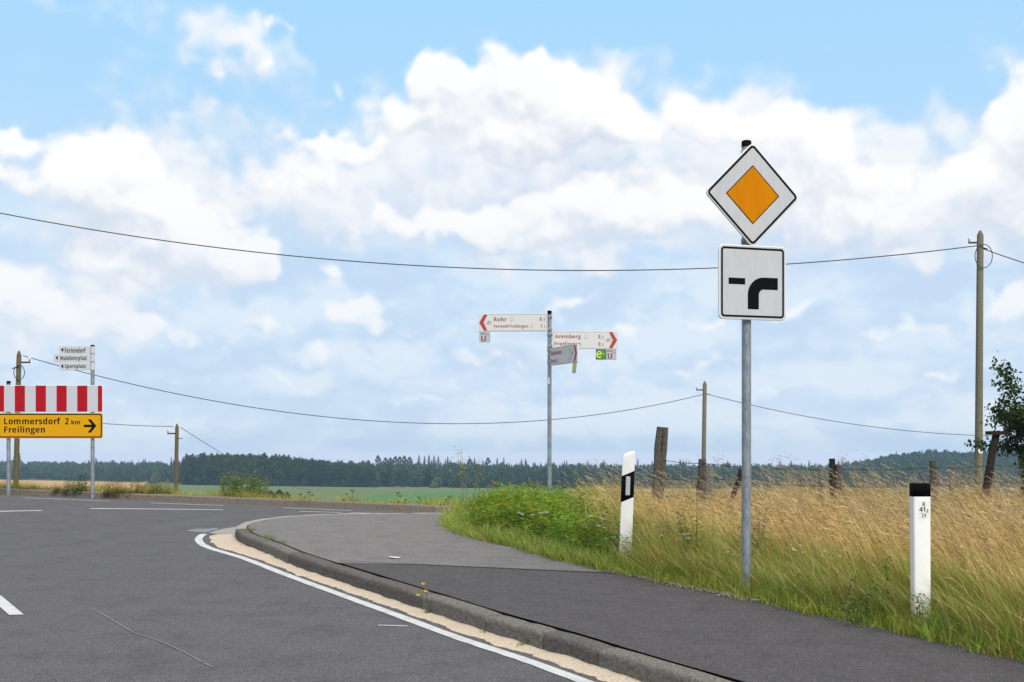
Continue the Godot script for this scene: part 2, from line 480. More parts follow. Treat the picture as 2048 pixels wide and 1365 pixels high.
func make_ground() -> void:
	# open country: one sheet to the horizon
	var st := begin(false)
	var radii := [2.0, 8.0, 16.0, 24.0, 30.0, 36.0, 46.0, 60.0, 90.0, 130.0, 200.0, 300.0, 420.0, 540.0, 640.0, 660.0, 700.0, 760.0, 830.0, 900.0, 960.0, 1050.0, 1200.0, 1500.0]
	var spokes := 180
	for i in radii.size() - 1:
		for k in spokes:
			var c := []
			for e in [[i, k], [i, k + 1], [i + 1, k + 1], [i + 1, k]]:
				var a: float = TAU * e[1] / spokes
				var r: float = radii[e[0]]
				var x := sin(a) * r
				var d := cos(a) * r
				var y := far_height(x, d) if r > 60.0 else lerpf(-1.5, far_height(x, d), ramp(26.0, 60.0, r))
				c.append(Vector3(x, y, -d))
			quad(st, c[0], c[3], c[2], c[1])
	structure("ground", done(st), M.land, "rolling green country below the road")
	# carriageway
	var around := []
	var s := 0.0
	while s < kerb_line.length():
		around.append(kerb_line.off(s, .06))
		s += .25
	s = far_line.length()
	while s > 0.0:
		around.append(far_line.off(s, -.06))
		s -= .5
	around.append_array([Vector2(-46, 20), Vector2(-46, 4), Vector2(-30, -6), Vector2(-6, -8), Vector2(5, -6)])
	var rings := []
	for i in 31:
		rings.append(i / 30.0)
	structure("road", fan(around, Vector2(-6.3, 19), rings, func(q, _s): return road_height(q.x, q.y)), M.road, "dark grey asphalt road bending right at the junction")
	# pavement in two ages of asphalt
	var k_end := kerb_line.nearest(Vector2(-.8, 18.95))
	var e_end := edge_line.nearest(Vector2(-.78, 18.3))
	var k_cut := kerb_line.nearest(Vector2(-1.85, 12.3))
	var e_cut := edge_line.nearest(Vector2(1.08, 11.42))
	for part in [["new", .0, k_cut, .0, e_cut, M.new_asphalt], ["old", k_cut, k_end, e_cut, e_end, M.old_asphalt]]:
		st = begin(false)
		var n := 90
		var rows := []
		for i in n + 1:
			var t := float(i) / n
			var a := kerb_line.off(lerpf(part[1], part[2], t), .170)
			var b := edge_line.at(lerpf(part[3], part[4], t)) + edge_line.right(lerpf(part[3], part[4], t)) * (.12 + .05 * ripple.get_noise_2d(t * 900.0, 3.0))
			var row := []
			for m in 13:
				var q := a.lerp(b, m / 12.0)
				row.append(on_road(q, .135 + .012 * minf(1.0, m / 3.0) + .004 * ripple.get_noise_2d(q.x * 25.0, q.y * 25.0) + (.006 if part[0] == "new" else 0.0)))
			rows.append(row)
		for i in n:
			for m in 12:
				quad(st, rows[i][m], rows[i][m + 1], rows[i + 1][m + 1], rows[i + 1][m])
		structure("pavement", done(st), part[5], "darker newer asphalt of the pavement in front" if part[0] == "new" else "pale worn asphalt of the pavement nose behind")
	var cut_a := kerb_line.off(k_cut, .18)
	var cut_b := edge_line.at(e_cut)
	st = begin(false)
	for i in 40:
		var c := []
		for e in [[i, 0.0], [i + 1, 0.0], [i + 1, 1.0], [i, 1.0]]:
			var q := cut_a.lerp(cut_b, e[0] / 40.0)
			q += Vector2(0, (e[1] - .5) * .035 + .02 * ripple.get_noise_2d(e[0] * 40.0, 9.0))
			c.append(on_road(q, .158))
		quad(st, c[0], c[3], c[2], c[1])
	structure("pavement_seam", done(st), M.bitumen, "dark seam between the two pavement surfaces")
	structure("kerb_joint", strip(kerb_line, 0.0, k_end + 20.0, func(_s): return .13, func(_s): return .20, .122), M.bitumen, "dark joint behind the kerb")
	# near kerb, stone by stone
	var kerb := Node3D.new()
	kerb.name = "kerb"
	kerb.set_meta("kind", "structure")
	kerb.set_meta("label", "grey weathered kerb round the pavement nose")
	named(kerb)
	var rng := RandomNumberGenerator.new()
	rng.seed = 4
	var profile := [[-.0, -.12], [.0, .103], [.005, .120], [.016, .132], [.034, .138], [.135, .140], [.142, .134], [.142, -.12]]
	s = .3
	var lengths := [1.17, 1.17, 1.17, 1.17, .7, .34, .45, .52, 1.17]
	var n := 0
	while s < kerb_line.length() - 2.0:
		var p := kerb_line.at(s)
		var long := 1.17
		if p.y > 7.3 and p.y < 9.1:
			long = lengths[4 + n % 4]; n += 1
		elif p.y > 14.6 and p.x < -1.5:
			long = .58
		kerb_stone(kerb_line, s + .007, s + long - .007, profile, rng.randf_range(-.004, .004), rng.randf_range(-.004, .004), M.kerb[rng.randi() % 3] if p.y < 15.6 else M.gutter, kerb)
		s += long
	# far kerb
	kerb = Node3D.new()
	kerb.name = "far_kerb"
	kerb.set_meta("kind", "structure")
	kerb.set_meta("label", "low brownish kerb along the far side of the road")
	named(kerb)
	profile = [[.16, -.1], [.16, .125], [.15, .135], [.02, .135], [.0, .12], [.0, -.1]]
	for i in profile.size():
		profile[i][0] = -profile[i][0]
	s = 0.2
	profile.reverse()
	profile = [[.0, -.1], [.0, .105], [-.02, .125], [-.15, .128], [-.155, .12], [-.155, -.1]]
	while s < far_line.length() - 1.2:
		kerb_stone(far_line, s + .005, s + .995, profile, rng.randf_range(-.004, .004), rng.randf_range(-.003, .003), M.far_kerb, kerb)
		s += 1.0
	# drifted sand, edge line, flush gutter
	var s0 := kerb_line.nearest(Vector2(2.25, 5.0))
	var s1 := kerb_line.nearest(Vector2(-3.66, 16.75))
	var ragged := func(q): return -(.145 + .2 * ramp(kerb_line.nearest(Vector2(-2.27, 13.1)), kerb_line.nearest(Vector2(-3.5, 15.9)), q)) - .05 * ripple.get_noise_2d(q * 75.0, 5.0) - .03 * ripple.get_noise_2d(q * 400.0, 7.0)
	var sand := begin(false)
	var steps := int((s1 - s0) / .04)
	var rows := []
	for i in steps + 1:
		var q := lerpf(s0, s1, float(i) / steps)
		var w: float = ragged.call(q)
		var fill := ramp(0.0, .35, s1 - q) * ramp(0.0, .3, q - s0)
		var row := []
		for k in 7:
			var t := k / 6.0
			var v := kerb_line.off(q, lerpf(.03, w, t))
			var h: float = (.004 + .02 * (1.0 - t) * (1.0 + .8 * ripple.get_noise_2d(v.x * 130.0, v.y * 130.0))) * fill if k < 6 else -.004
			row.append(on_road(v, h))
		rows.append(row)
	for i in steps:
		for k in 6:
			quad(sand, rows[i][k], rows[i][k + 1], rows[i + 1][k + 1], rows[i + 1][k])
	var sand_drift := put("sand_drift", done(sand), M.sand)
	tag(sand_drift, "pale yellow sand drifted along the foot of the kerb", "sand", "", "stuff")
	structure("edge_line", strip(kerb_line, s0 - 1.0, kerb_line.nearest(Vector2(-3.65, 16.6)) + .1, func(q): return -(.208 + .2 * ramp(kerb_line.nearest(Vector2(-2.27, 13.1)), kerb_line.nearest(Vector2(-3.5, 15.9)), q)) - .006 * ripple.get_noise_2d(q * 300.0, 1.0), func(q): return -(.303 + .2 * ramp(kerb_line.nearest(Vector2(-2.27, 13.1)), kerb_line.nearest(Vector2(-3.5, 15.9)), q)) - .01 * ripple.get_noise_2d(q * 300.0, 40.0), .005), M.marking, "white edge line painted beside the sand")
	structure("gutter", strip(kerb_line, kerb_line.nearest(Vector2(-3.65, 16.6)), kerb_line.nearest(Vector2(-.8, 18.95)), func(_q): return .02, func(q): return -.42 * ramp(0.0, .3, q - kerb_line.nearest(Vector2(-3.65, 16.6)) + .1) * (1.0 - .7 * ramp(0.0, 2.4, q - kerb_line.nearest(Vector2(-3.62, 17.25)))), .006, .1), M.gutter, "pale flush gutter stones round the far side of the nose")
	# markings
	var marks := [
		[-4.55, 11.12, -3.94, 10.08, -4.05, 10.06, -4.66, 11.1, "broad white dash of the centre line at the left"], [-1.03, 9.60, -.80, 9.56, -.80, 9.53, -1.03, 9.57, "short thin white dash on the road before the edge line"],
		[-8.87, 22.822, -7.3, 22.712, -7.3, 22.588, -8.87, 22.698, "thin white line near the far kerb below the direction sign"], [-9.4, 19.303, -7.55, 20.118, -7.55, 20.012, -9.4, 19.148, "white dash at the left behind the centre line"],
		[-6.95, 20.642, -4.87, 21.088, -4.87, 20.982, -6.95, 20.518, "long white dash across the junction"], [-6.52, 22.582, -5.2, 22.566, -5.2, 22.454, -6.52, 22.458, "white dash near the far kerb left of the yellow flowers"],
		[-4.11, 22.562, -2.84, 22.302, -2.84, 22.178, -4.11, 22.438, "white dash near the far kerb behind the nose"], [-3.61, 21.306, -2.9, 21.346, -2.9, 21.234, -3.61, 21.194, "worn white dash behind the pavement nose"], [-2.75, 21.346, -2, 21.566, -2, 21.454, -2.75, 21.234, "worn white dash further right behind the pavement nose"],
	]
	for v in marks:
		structure("road_marking", flat_on_road(v, .005), M.marking, v[8])
	var scratch := Line.new([-3.49, 10.39, -3.13, 9.8, -2.82, 9.29, -2.59, 9.01, -2.33, 8.66, -2.11, 8.31, -1.92, 8.01])
	structure("road_scratch", strip(scratch, 0.0, scratch.length(), func(q): return .006 + .006 * ripple.get_noise_2d(q * 500.0, 2.0), func(q): return -.005 - .006 * ripple.get_noise_2d(q * 500.0, 60.0), .005, .03), M.scuff, "pale scratched line on the dark asphalt")
	for v in [[-3.05, 12.6, -2.92, 12.56], [-2.62, 11.6, -2.5, 11.57], [-2.1, 11.0, -1.98, 10.98], [-6.3, 18.0, -5.6, 17.88], [-5.2, 15.8, -4.9, 15.75], [-1.5, 9.4, -1.35, 9.39]]:
		structure("road_crack", flat_on_road([v[0], v[1] + .004, v[2], v[3] + .003, v[2], v[3] - .003, v[0], v[1] - .005], .0045), M.bitumen)
	structure("pavement_fleck", flat_on_road([-1.27, 12.80, -1.13, 12.74, -1.15, 12.62, -1.24, 12.70], .158), M.marking, "small white paint fleck on the worn pavement")
	st = begin(false)
	for i in 16:
		var c := []
		for e in [[i, 0.0], [i + 1, 0.0], [i + 1, 1.0], [i, 1.0]]:
			var a: float = TAU * e[0] / 16.0
			var r: float = e[1] * (.8 + .5 * ripple.get_noise_2d(cos(a) * 60.0, sin(a) * 60.0))
			c.append(on_road(Vector2(-4.25 + cos(a) * .24 * r, 17.2 + sin(a) * .36 * r), .0045))
		quad(st, c[0], c[1], c[2], c[3])
	structure("road_smear", done(st), M.scuff, "pale smear on the road beside the tip of the nose")
	# verge
	around = []
	s = 0.0
	while s < edge_line.length():
		around.append(edge_line.at(s))
		s += .12
	around.append_array([Vector2(24, 27), Vector2(30, 20), Vector2(30, 10), Vector2(24, 3), Vector2(14, 0), Vector2(9, 0)])
	verge_outline = PackedVector2Array(around)
	structure("verge", fan(around, VERGE_HEART, [0.0, .004, .015, .03, .06, .1, .15, .2, .26, .33, .42, .55, .7, .85, 1.0], func(q, away): return verge_height(q, minf(away, edge_distance(q)))), M.soil, "earth bank under the grass right of the pavement")
	# strip of ground beyond the far kerb, falling away
	st = begin(false)
	rows = []
	var steps_far := int(far_line.length() / .6)
	for i in steps_far + 1:
		var q := far_line.length() * i / steps_far
		var row := []
		for e in [[-.1, .06], [-.2, .10], [-.8, .07], [-1.8, -.12], [-4.0, -1.4], [-9.0, -4.2]]:
			var v := far_line.off(q, e[0])
			var h: float = road_height(far_line.at(q).x, far_line.at(q).y)
			row.append(Vector3(v.x, h + e[1] + .04 * ripple.get_noise_2d(v.x * 50.0, v.y * 50.0), -v.y))
		rows.append(row)
	for i in steps_far:
		for k in 5:
			quad(st, rows[i][k], rows[i + 1][k], rows[i + 1][k + 1], rows[i][k + 1])
	structure("roadside_bank", done(st), M.soil, "earth bank falling away beyond the far kerb")

func kerb_stone(line: Line, s0: float, s1: float, profile: Array, rise: float, shift: float, mat: Material, parent: Node3D) -> void:
	var st := begin()
	var n := 4
	var rows := []
	for i in n + 1:
		var s := lerpf(s0, s1, float(i) / n)
		var row := []
		for e in profile:
			var v := line.off(s, e[0] + shift)
			var h: float = road_height(line.at(s).x, line.at(s).y) + e[1] + rise
			if (i == 0 or i == n) and e[1] > .1:
				h -= .006
			row.append(Vector3(v.x, h, -v.y))
		rows.append(row)
	for i in n:
		for k in profile.size() - 1:
			quad(st, rows[i][k], rows[i][k + 1], rows[i + 1][k + 1], rows[i + 1][k])
	for e in [0, n]:
		for k in range(1, profile.size() - 1):
			if e == 0:
				tri(st, rows[e][0], rows[e][k + 1], rows[e][k])
			else:
				tri(st, rows[e][0], rows[e][k], rows[e][k + 1])
	var o := put("kerb_stone", done(st), mat, parent)
	o.set_meta("kind", "structure")
# ---------------------------------------------------------------- fields and woods
func field(called: String, mat: Material, label: String, corners: Array, lift: float) -> void:   # corners: [u, d] near side then far side, u = x / d
	var st := begin(false)
	var n := 40
	var rows := []
	for i in n + 1:
		var row := []
		for k in n + 1:
			var t := float(k) / n
			var a := Vector2(lerpf(corners[0][0], corners[1][0], t), lerpf(corners[0][1], corners[1][1], t))
			var b := Vector2(lerpf(corners[3][0], corners[2][0], t), lerpf(corners[3][1], corners[2][1], t))
			var f := float(i) / n
			var q := Vector2(lerpf(a.x, b.x, f), lerpf(a.y, b.y, f * f))
			row.append(Vector3(q.x * q.y, far_height(q.x * q.y, q.y) + lift, -q.y))
		rows.append(row)
	for i in n:
		for k in n:
			quad(st, rows[i][k], rows[i][k + 1], rows[i + 1][k + 1], rows[i + 1][k])
	structure(called, done(st), mat, label)

func leaf_card(st: SurfaceTool, at: Vector3, size: float, rng: RandomNumberGenerator, c: Color, droop := 0.0) -> void:
	var a := Vector3(rng.randf_range(-1, 1), rng.randf_range(-1, 1), rng.randf_range(-1, 1)).normalized()
	var b := a.cross(Vector3(rng.randf_range(-1, 1), rng.randf_range(-1, 1) - droop, rng.randf_range(-1, 1))).normalized()
	st.set_color(c)
	var p := at + a * size
	var q := at - a * size
	tri(st, p, at + b * size * .5, q)
	tri(st, q, at - b * size * .5, p)

func crown_mesh(s: int, lumps: int, cards: int, size: float, tone: Array, tall := 1.0) -> ArrayMesh:   # round crown of unit width, leaf cards on and inside overlapping lumps
	var rng := RandomNumberGenerator.new()
	rng.seed = s
	var st := begin()
	var balls := []
	for i in lumps:
		var y := rng.randf_range(.12, .85)
		var r := .5 * sin(clampf(y * 1.05 + .12, 0.0, 1.0) * PI) * rng.randf_range(.35, .8)
		var a := rng.randf() * TAU
		balls.append([Vector3(cos(a) * r, y * tall, sin(a) * r), rng.randf_range(.16, .27)])
	for i in cards:
		var ball: Array = balls[i % lumps]
		var dir := Vector3(rng.randfn(), rng.randfn() + .3, rng.randfn()).normalized()
		var at: Vector3 = ball[0] + dir * ball[1] * pow(rng.randf(), .3)
		var v := rng.randf_range(.7, 1.25)
		leaf_card(st, at, size * rng.randf_range(.7, 1.3), rng, Color(tone[0] * v, tone[1] * v, tone[2] * v))
	return done(st)

func spruce_mesh(s: int, tone: Array) -> ArrayMesh:   # unit height
	var rng := RandomNumberGenerator.new()
	rng.seed = s
	var st := begin()
	st.set_color(Color(.06, .05, .04))
	tube(st, [Vector3.ZERO, Vector3(0, .97, 0)], [.014, .003], 4, false)
	for layer in 15:
		var y := .08 + .062 * layer
		var reach := (.175 * pow(1.0 - y, .8) + .012) * rng.randf_range(.8, 1.15)
		for k in 9:
			var a := TAU * (k + rng.randf()) / 9.0
			var r := reach * rng.randf_range(.65, 1.15)
			var tip := Vector3(cos(a) * r, y - .035 - rng.randf() * .02, sin(a) * r)
			var side := Vector3(-sin(a), 0, cos(a)) * r * .28
			var v := rng.randf_range(.7, 1.25)
			st.set_color(Color(tone[0] * v, tone[1] * v, tone[2] * v))
			var root := Vector3(0, y + .03, 0)
			var mid := root.lerp(tip, .6)
			tri(st, root, mid - side + Vector3(0, -.02, 0), tip)
			tri(st, root, tip, mid + side + Vector3(0, -.02, 0))
	st.set_color(Color(tone[0], tone[1], tone[2]))
	tri(st, Vector3(-.014, .9, 0), Vector3(.014, .9, 0), Vector3(0, 1.0, 0))
	return done(st)

func many(called: String, mesh: Mesh, mat: Material, places: Array, tints: Array) -> MultiMeshInstance3D:
	var mm := MultiMesh.new()
	mm.transform_format = MultiMesh.TRANSFORM_3D
	mm.use_colors = true
	mm.mesh = mesh
	mm.instance_count = places.size()
	for i in places.size():
		mm.set_instance_transform(i, places[i])
		mm.set_instance_color(i, tints[i])
	var o := MultiMeshInstance3D.new()
	o.name = called
	o.multimesh = mm
	o.material_override = mat
	named(o)
	return o

func upright(at: Vector3, turn: float, wide: float, tall: float) -> Transform3D:
	return Transform3D(Basis(Vector3.UP, turn).scaled(Vector3(wide, tall, wide)), at)

func make_far() -> void:
	field("wheat_field", M.wheat, "ripe golden grain field before the wood", [[-.47, 120], [-.305, 120], [-.292, 835], [-.47, 985]], .25)
	field("green_field", M.crop, "grey green field below the wood", [[-.300, 130], [.02, 130], [.02, 655], [-.285, 815]], .2)
	field("clover_field", M.clover, "bright green field low behind the road", [[-.19, 130], [.04, 130], [.04, 560], [-.105, 330]], .5)
	field("stubble_field", M.stubble, "brown stubble field behind the weed bank", [[.042, 130], [.26, 130], [.22, 665], [.042, 655]], .3)
	var st := begin(false)
	for i in 12:
		var q := []
		for e in [[i, -1.6], [i + 1, -1.6], [i + 1, 1.6], [i, 1.6]]:
			var d := lerpf(480.0, 690.0, e[0] / 12.0)
			var x: float = -.222 * d + .052 * (d - 480.0) + e[1] + sin(e[0] * .5) * 2.0
			q.append(Vector3(x, far_height(x, d) + .7, -d))
		quad(st, q[0], q[1], q[2], q[3])
	structure("farm_track", done(st), M.track, "pale farm track climbing the green field")
	# the woods: broadleaf at the left and in the dark front wood, spruce elsewhere
	var rng := RandomNumberGenerator.new()
	rng.seed = 11
	var round_a := []; var round_b := []; var spruce_a := []; var spruce_b := []
	var round_a_t := []; var round_b_t := []; var spruce_a_t := []; var spruce_b_t := []
	for n in 5200:
		var u := rng.randf_range(-.47, .50)
		var d := field_edge(u) + 4.0 + pow(rng.randf(), 1.3) * 330.0
		var x := u * d
		var p := Vector3(x, far_height(x, d) - .3, -d)
		var conifer := .12
		if u > -.34 and u < -.26:
			conifer = .55
		elif u > -.12 and u < .28:
			conifer = .58
		elif u >= .28:
			conifer = .18
		if d < field_edge(u) + 30.0:
			conifer *= .6
		var v := rng.randf_range(.6, 1.45)
		var tint := Color(v * rng.randf_range(.85, 1.15), v, v * rng.randf_range(.85, 1.15))
		if rng.randf() < conifer:
			var h: float = rng.randf_range(8.5, 12.5) * (rng.randf_range(1.1, 1.35) if rng.randf() < .12 else 1.0)
			if rng.randf() < .5:
				spruce_a.append(upright(p, rng.randf() * TAU, h * rng.randf_range(.9, 1.2), h)); spruce_a_t.append(tint)
			else:
				spruce_b.append(upright(p, rng.randf() * TAU, h * rng.randf_range(.9, 1.2), h)); spruce_b_t.append(tint)
		else:
			var h: float = rng.randf_range(7.5, 11.0)
			var w := rng.randf_range(6.5, 10.0)
			if rng.randf() < .5:
				round_a.append(upright(p, rng.randf() * TAU, w, h)); round_a_t.append(tint)
			else:
				round_b.append(upright(p, rng.randf() * TAU, w, h)); round_b_t.append(tint)
	var wood_a := []; var wood_t := []
	for n in 420:   # the dark front wood
		var u := rng.randf_range(-.262, -.112)
		var d := 645.0 + pow(rng.randf(), 1.4) * 70.0
		var x := u * d
		var v := rng.randf_range(.7, 1.15)
		var shrink := 1.0 - .30 * ramp(-.20, -.112, u)
		wood_a.append(upright(Vector3(x, far_height(x, d) - .5, -d), rng.randf() * TAU, rng.randf_range(7.5, 11.5) * shrink, rng.randf_range(12.5, 16.0) * shrink))
		wood_t.append(Color(v * rng.randf_range(.8, 1.25), v, v * rng.randf_range(.8, 1.1)))
	var c1 := crown_mesh(21, 9, 420, .085, [.045, .075, .028])
	var c2 := crown_mesh(22, 8, 420, .085, [.04, .068, .03])
	var c3 := crown_mesh(23, 12, 620, .065, [.034, .055, .020])
	var s1 := spruce_mesh(31, [.026, .046, .028])
	var s2 := spruce_mesh(32, [.032, .052, .030])
	tag(many("broadleaf_woods", c1, M.needles, round_a, round_a_t), "broadleaf trees among the far woods on the rise", "woods", "", "stuff")
	tag(many("mixed_woods", c2, M.needles, round_b, round_b_t), "duller green broadleaf trees filling the far woods", "woods", "", "stuff")
	tag(many("spruce_woods", s1, M.needles, spruce_a, spruce_a_t), "dark spruces with pointed tops along the far skyline", "woods", "", "stuff")
	tag(many("young_spruce_woods", s2, M.needles, spruce_b, spruce_b_t), "lighter green spruces mixed through the far woods", "woods", "", "stuff")
	tag(many("front_woods", c3, M.needles, wood_a, wood_t), "dark round-crowned wood standing in front of the far woods", "woods", "", "stuff")
	# single trees on the skyline
	var lone := [[-.1075, 15.0, 0, "slim pine alone on the skyline, leftmost of its row"], [-.1015, 13.5, 0, "small flat pine on the skyline beside the slim one"], [-.0975, 13.5, 0, "low pine left of the bare-stemmed row"], [-.0935, 14.6, 0, "first pine of the bare-stemmed skyline row"], [-.0900, 14.4, 0, "second pine of the bare-stemmed skyline row"], [-.0865, 15.0, 0, "third pine of the bare-stemmed skyline row"], [-.0822, 14.2, 0, "last pine of the bare-stemmed skyline row"],
		[-.0745, 16.8, 1, "tall ragged spruce at the left end of the skyline clump"], [-.0700, 16.0, 1, "second spruce of the skyline clump"], [-.0665, 17.0, 1, "pointed spruce in the middle of the skyline clump"], [-.0625, 16.6, 1, "broad spruce of the skyline clump"], [-.0590, 16.0, 1, "fifth spruce of the skyline clump"], [-.0515, 15.6, 1, "single spruce right of the skyline clump"], [-.034, 13.8, 0, "lone crooked pine between spruce clump and signpost"], [-.0195, 14.6, 0, "leaning pine above the yellow flowers"]]
	var puff := crown_mesh(41, 5, 120, .13, [.032, .05, .028], .75)
	for v in lone:
		var d := 930.0
		var x: float = v[0] * d
		var y := far_height(x, d)
		var t := thing("skyline_tree", v[3], "tree", Vector3(x, y, -d), "single trees on the skyline")
		var h: float = v[1]
		put("trunk", rod([Vector3(0, -.4, 0), Vector3(.25, h * .5, 0), Vector3(.1, h * .93, 0)], [.34, .24, .1], 6), M.bark, t)
		if v[2] == 0:
			var o := put("crown", puff, M.needles, t, Vector3(.1, h * .66, 0))
			o.scale = Vector3(5.2, h * .42, 5.2)
		else:
			var o := put("crown", s1, M.needles, t)
			o.scale = Vector3(h * 1.15, h, h * 1.15)
	# small dark bushes in the field behind the kerb, pale shrubs by the wood
	var spots := [[540, 992, 170.0, 2.6, 2.7, "round dark bush in the field, left of three"], [558, 992, 165.0, 2.0, 2.9, "pointed dark bush in the field, middle of three"], [573, 994, 165.0, 1.9, 2.6, "dark bush in the field, right of three"]]
	var bush := crown_mesh(43, 6, 420, .11, [.045, .062, .035])
	for v in spots:
		var d: float = v[2]
		var x: float = (v[0] - 1024.0) / 2500.0 * d
		var t := thing("field_bush", v[5], "bush", Vector3(x, far_height(x, d), -d), "dark bushes in the green field")
		put("trunk", rod([Vector3(0, -.3, 0), Vector3(0, v[4] * .5, 0)], [.12, .06], 6), M.bark, t)
		var o := put("crown", bush, M.needles, t)
		o.scale = Vector3(v[3], v[4], v[3])
	var pale := crown_mesh(44, 5, 320, .11, [.11, .15, .06])
	for v in [[112.0 / 2500 - .41, 955.0, 9.0, 8.0, "pale rounded shrub at the edge of the grain field"], [-.397, 985.0, 11.0, 22.0, "light green birch where the grain field meets the wood"], [-.06, 655.0, 8.0, 6.0, "pale willow bush at the foot of the far woods"], [-.285, 800.0, 7.0, 7.0, "pale shrub where the fields meet"]]:
		var x: float = v[0] * v[1]
		var t := thing("pale_shrub", v[4], "shrub", Vector3(x, far_height(x, v[1]), -v[1]))
		put("trunk", rod([Vector3(0, -.5, 0), Vector3(0, v[3] * .5, 0)], [.25, .1], 6), M.bark, t)
		var o := put("crown", pale, M.needles, t)
		o.scale = Vector3(v[2], v[3], v[2])

# the leafy tree at the right edge: limbs that fork, sprays of drooping leaves on their ends
func make_tree() -> void:
	var t := thing("leafy_tree", "dark leafy tree reaching in behind the leaning dark post", "tree", Vector3(13.38, -.6, -28.0))
	var rng := RandomNumberGenerator.new()
	rng.seed = 15
	var st := begin(false)
	tube(st, [Vector3(0, -1.5, 0), Vector3(.05, .6, 0), Vector3(-.05, 1.6, .05), Vector3(.0, 3.0, 0)], [.19, .15, .12, .05], 9)
	var ends := []
	for i in 44:
		var y := rng.randf_range(.5, 3.1)
		var a := TAU * i / 44.0 * 3.0 + rng.randf() * .6
		var reach := (1.05 + 1.4 * sin(clampf((y - .2) / 3.6, 0.0, 1.0) * PI)) * rng.randf_range(.75, .98)
		var tip := Vector3(cos(a) * reach, y + rng.randf_range(.1, 1.2), sin(a) * reach)
		var root := Vector3(0, y, 0)
		var mid := root.lerp(tip, .5) + Vector3(0, .12, 0)
		tube(st, [root, mid, tip], [.045, .028, .01], 5, false)
		for k in 9:
			var f := rng.randf_range(.3, 1.0)
			var from := root.lerp(mid, f * 2.0) if f < .5 else mid.lerp(tip, f * 2.0 - 1.0)
			var to := from + Vector3(rng.randfn() * .3, rng.randfn() * .25 + .06, rng.randfn() * .3)
			tube(st, [from, to], [.01, .004], 3, false)
			ends.append([from, to])
		ends.append([mid, tip])
	put("trunk", done(st), M.bark, t)
	var leaves := begin()
	for e in ends:
		for k in 190:
			var p: Vector3 = e[0].lerp(e[1], rng.randf_range(.15, 1.1)) + Vector3(rng.randfn(), rng.randfn() * .8, rng.randfn()) * .10
			var v := rng.randf_range(.6, 1.35)
			tree_leaf(leaves, p, rng.randf_range(.05, .085), rng, Color(.042 * v, .072 * v, .02 * v))
	put("crown", done(leaves), M.leaf, t)

func tree_leaf(st: SurfaceTool, at: Vector3, size: float, rng: RandomNumberGenerator, c: Color) -> void:   # pointed, folded along the middle, hanging
	var along := Vector3(rng.randfn() * .7, -.75 + rng.randfn() * .4, rng.randfn() * .7).normalized()
	var across := along.cross(Vector3(rng.randfn(), rng.randfn(), rng.randfn())).normalized()
	var up := along.cross(across) * size * .12
	st.set_color(c)
	var tip := at + along * size * 1.5
	var l := at + along * size * .6 + across * size * .42 + up
	var r := at + along * size * .6 - across * size * .42 + up
	tri(st, at, l, tip)
	tri(st, at, tip, r)

# ---------------------------------------------------------------- sign posts
func steel_post(parent: Node3D, called: String, x: float, z: float, y0: float, y1: float, r: float, cap := true) -> void:
	put(called, rod([Vector3(x, y0, z), Vector3(x, y1, z)], [r], 20), M.steel, parent)
	if cap:
		put("post_cap", rod([Vector3(x, y1 - .035, z), Vector3(x, y1 + .012, z), Vector3(x, y1 + .018, z)], [r * 1.06, r * 1.06, r * .85], 20), M.black, parent)

func clamp_on(parent: Node3D, x: float, y: float, z: float, r: float) -> void:
	var st := begin(false)
	tube(st, [Vector3(x, y - .02, z), Vector3(x, y + .02, z)], [r * 1.12], 16)
	st.set_smooth_group(-1)
	box(st, Vector3(x - r * 1.25, y - .014, z + r * .3), Vector3(x + r * 1.25, y + .014, z + r * 1.25))
	put("clamp", done(st), M.steel, parent)

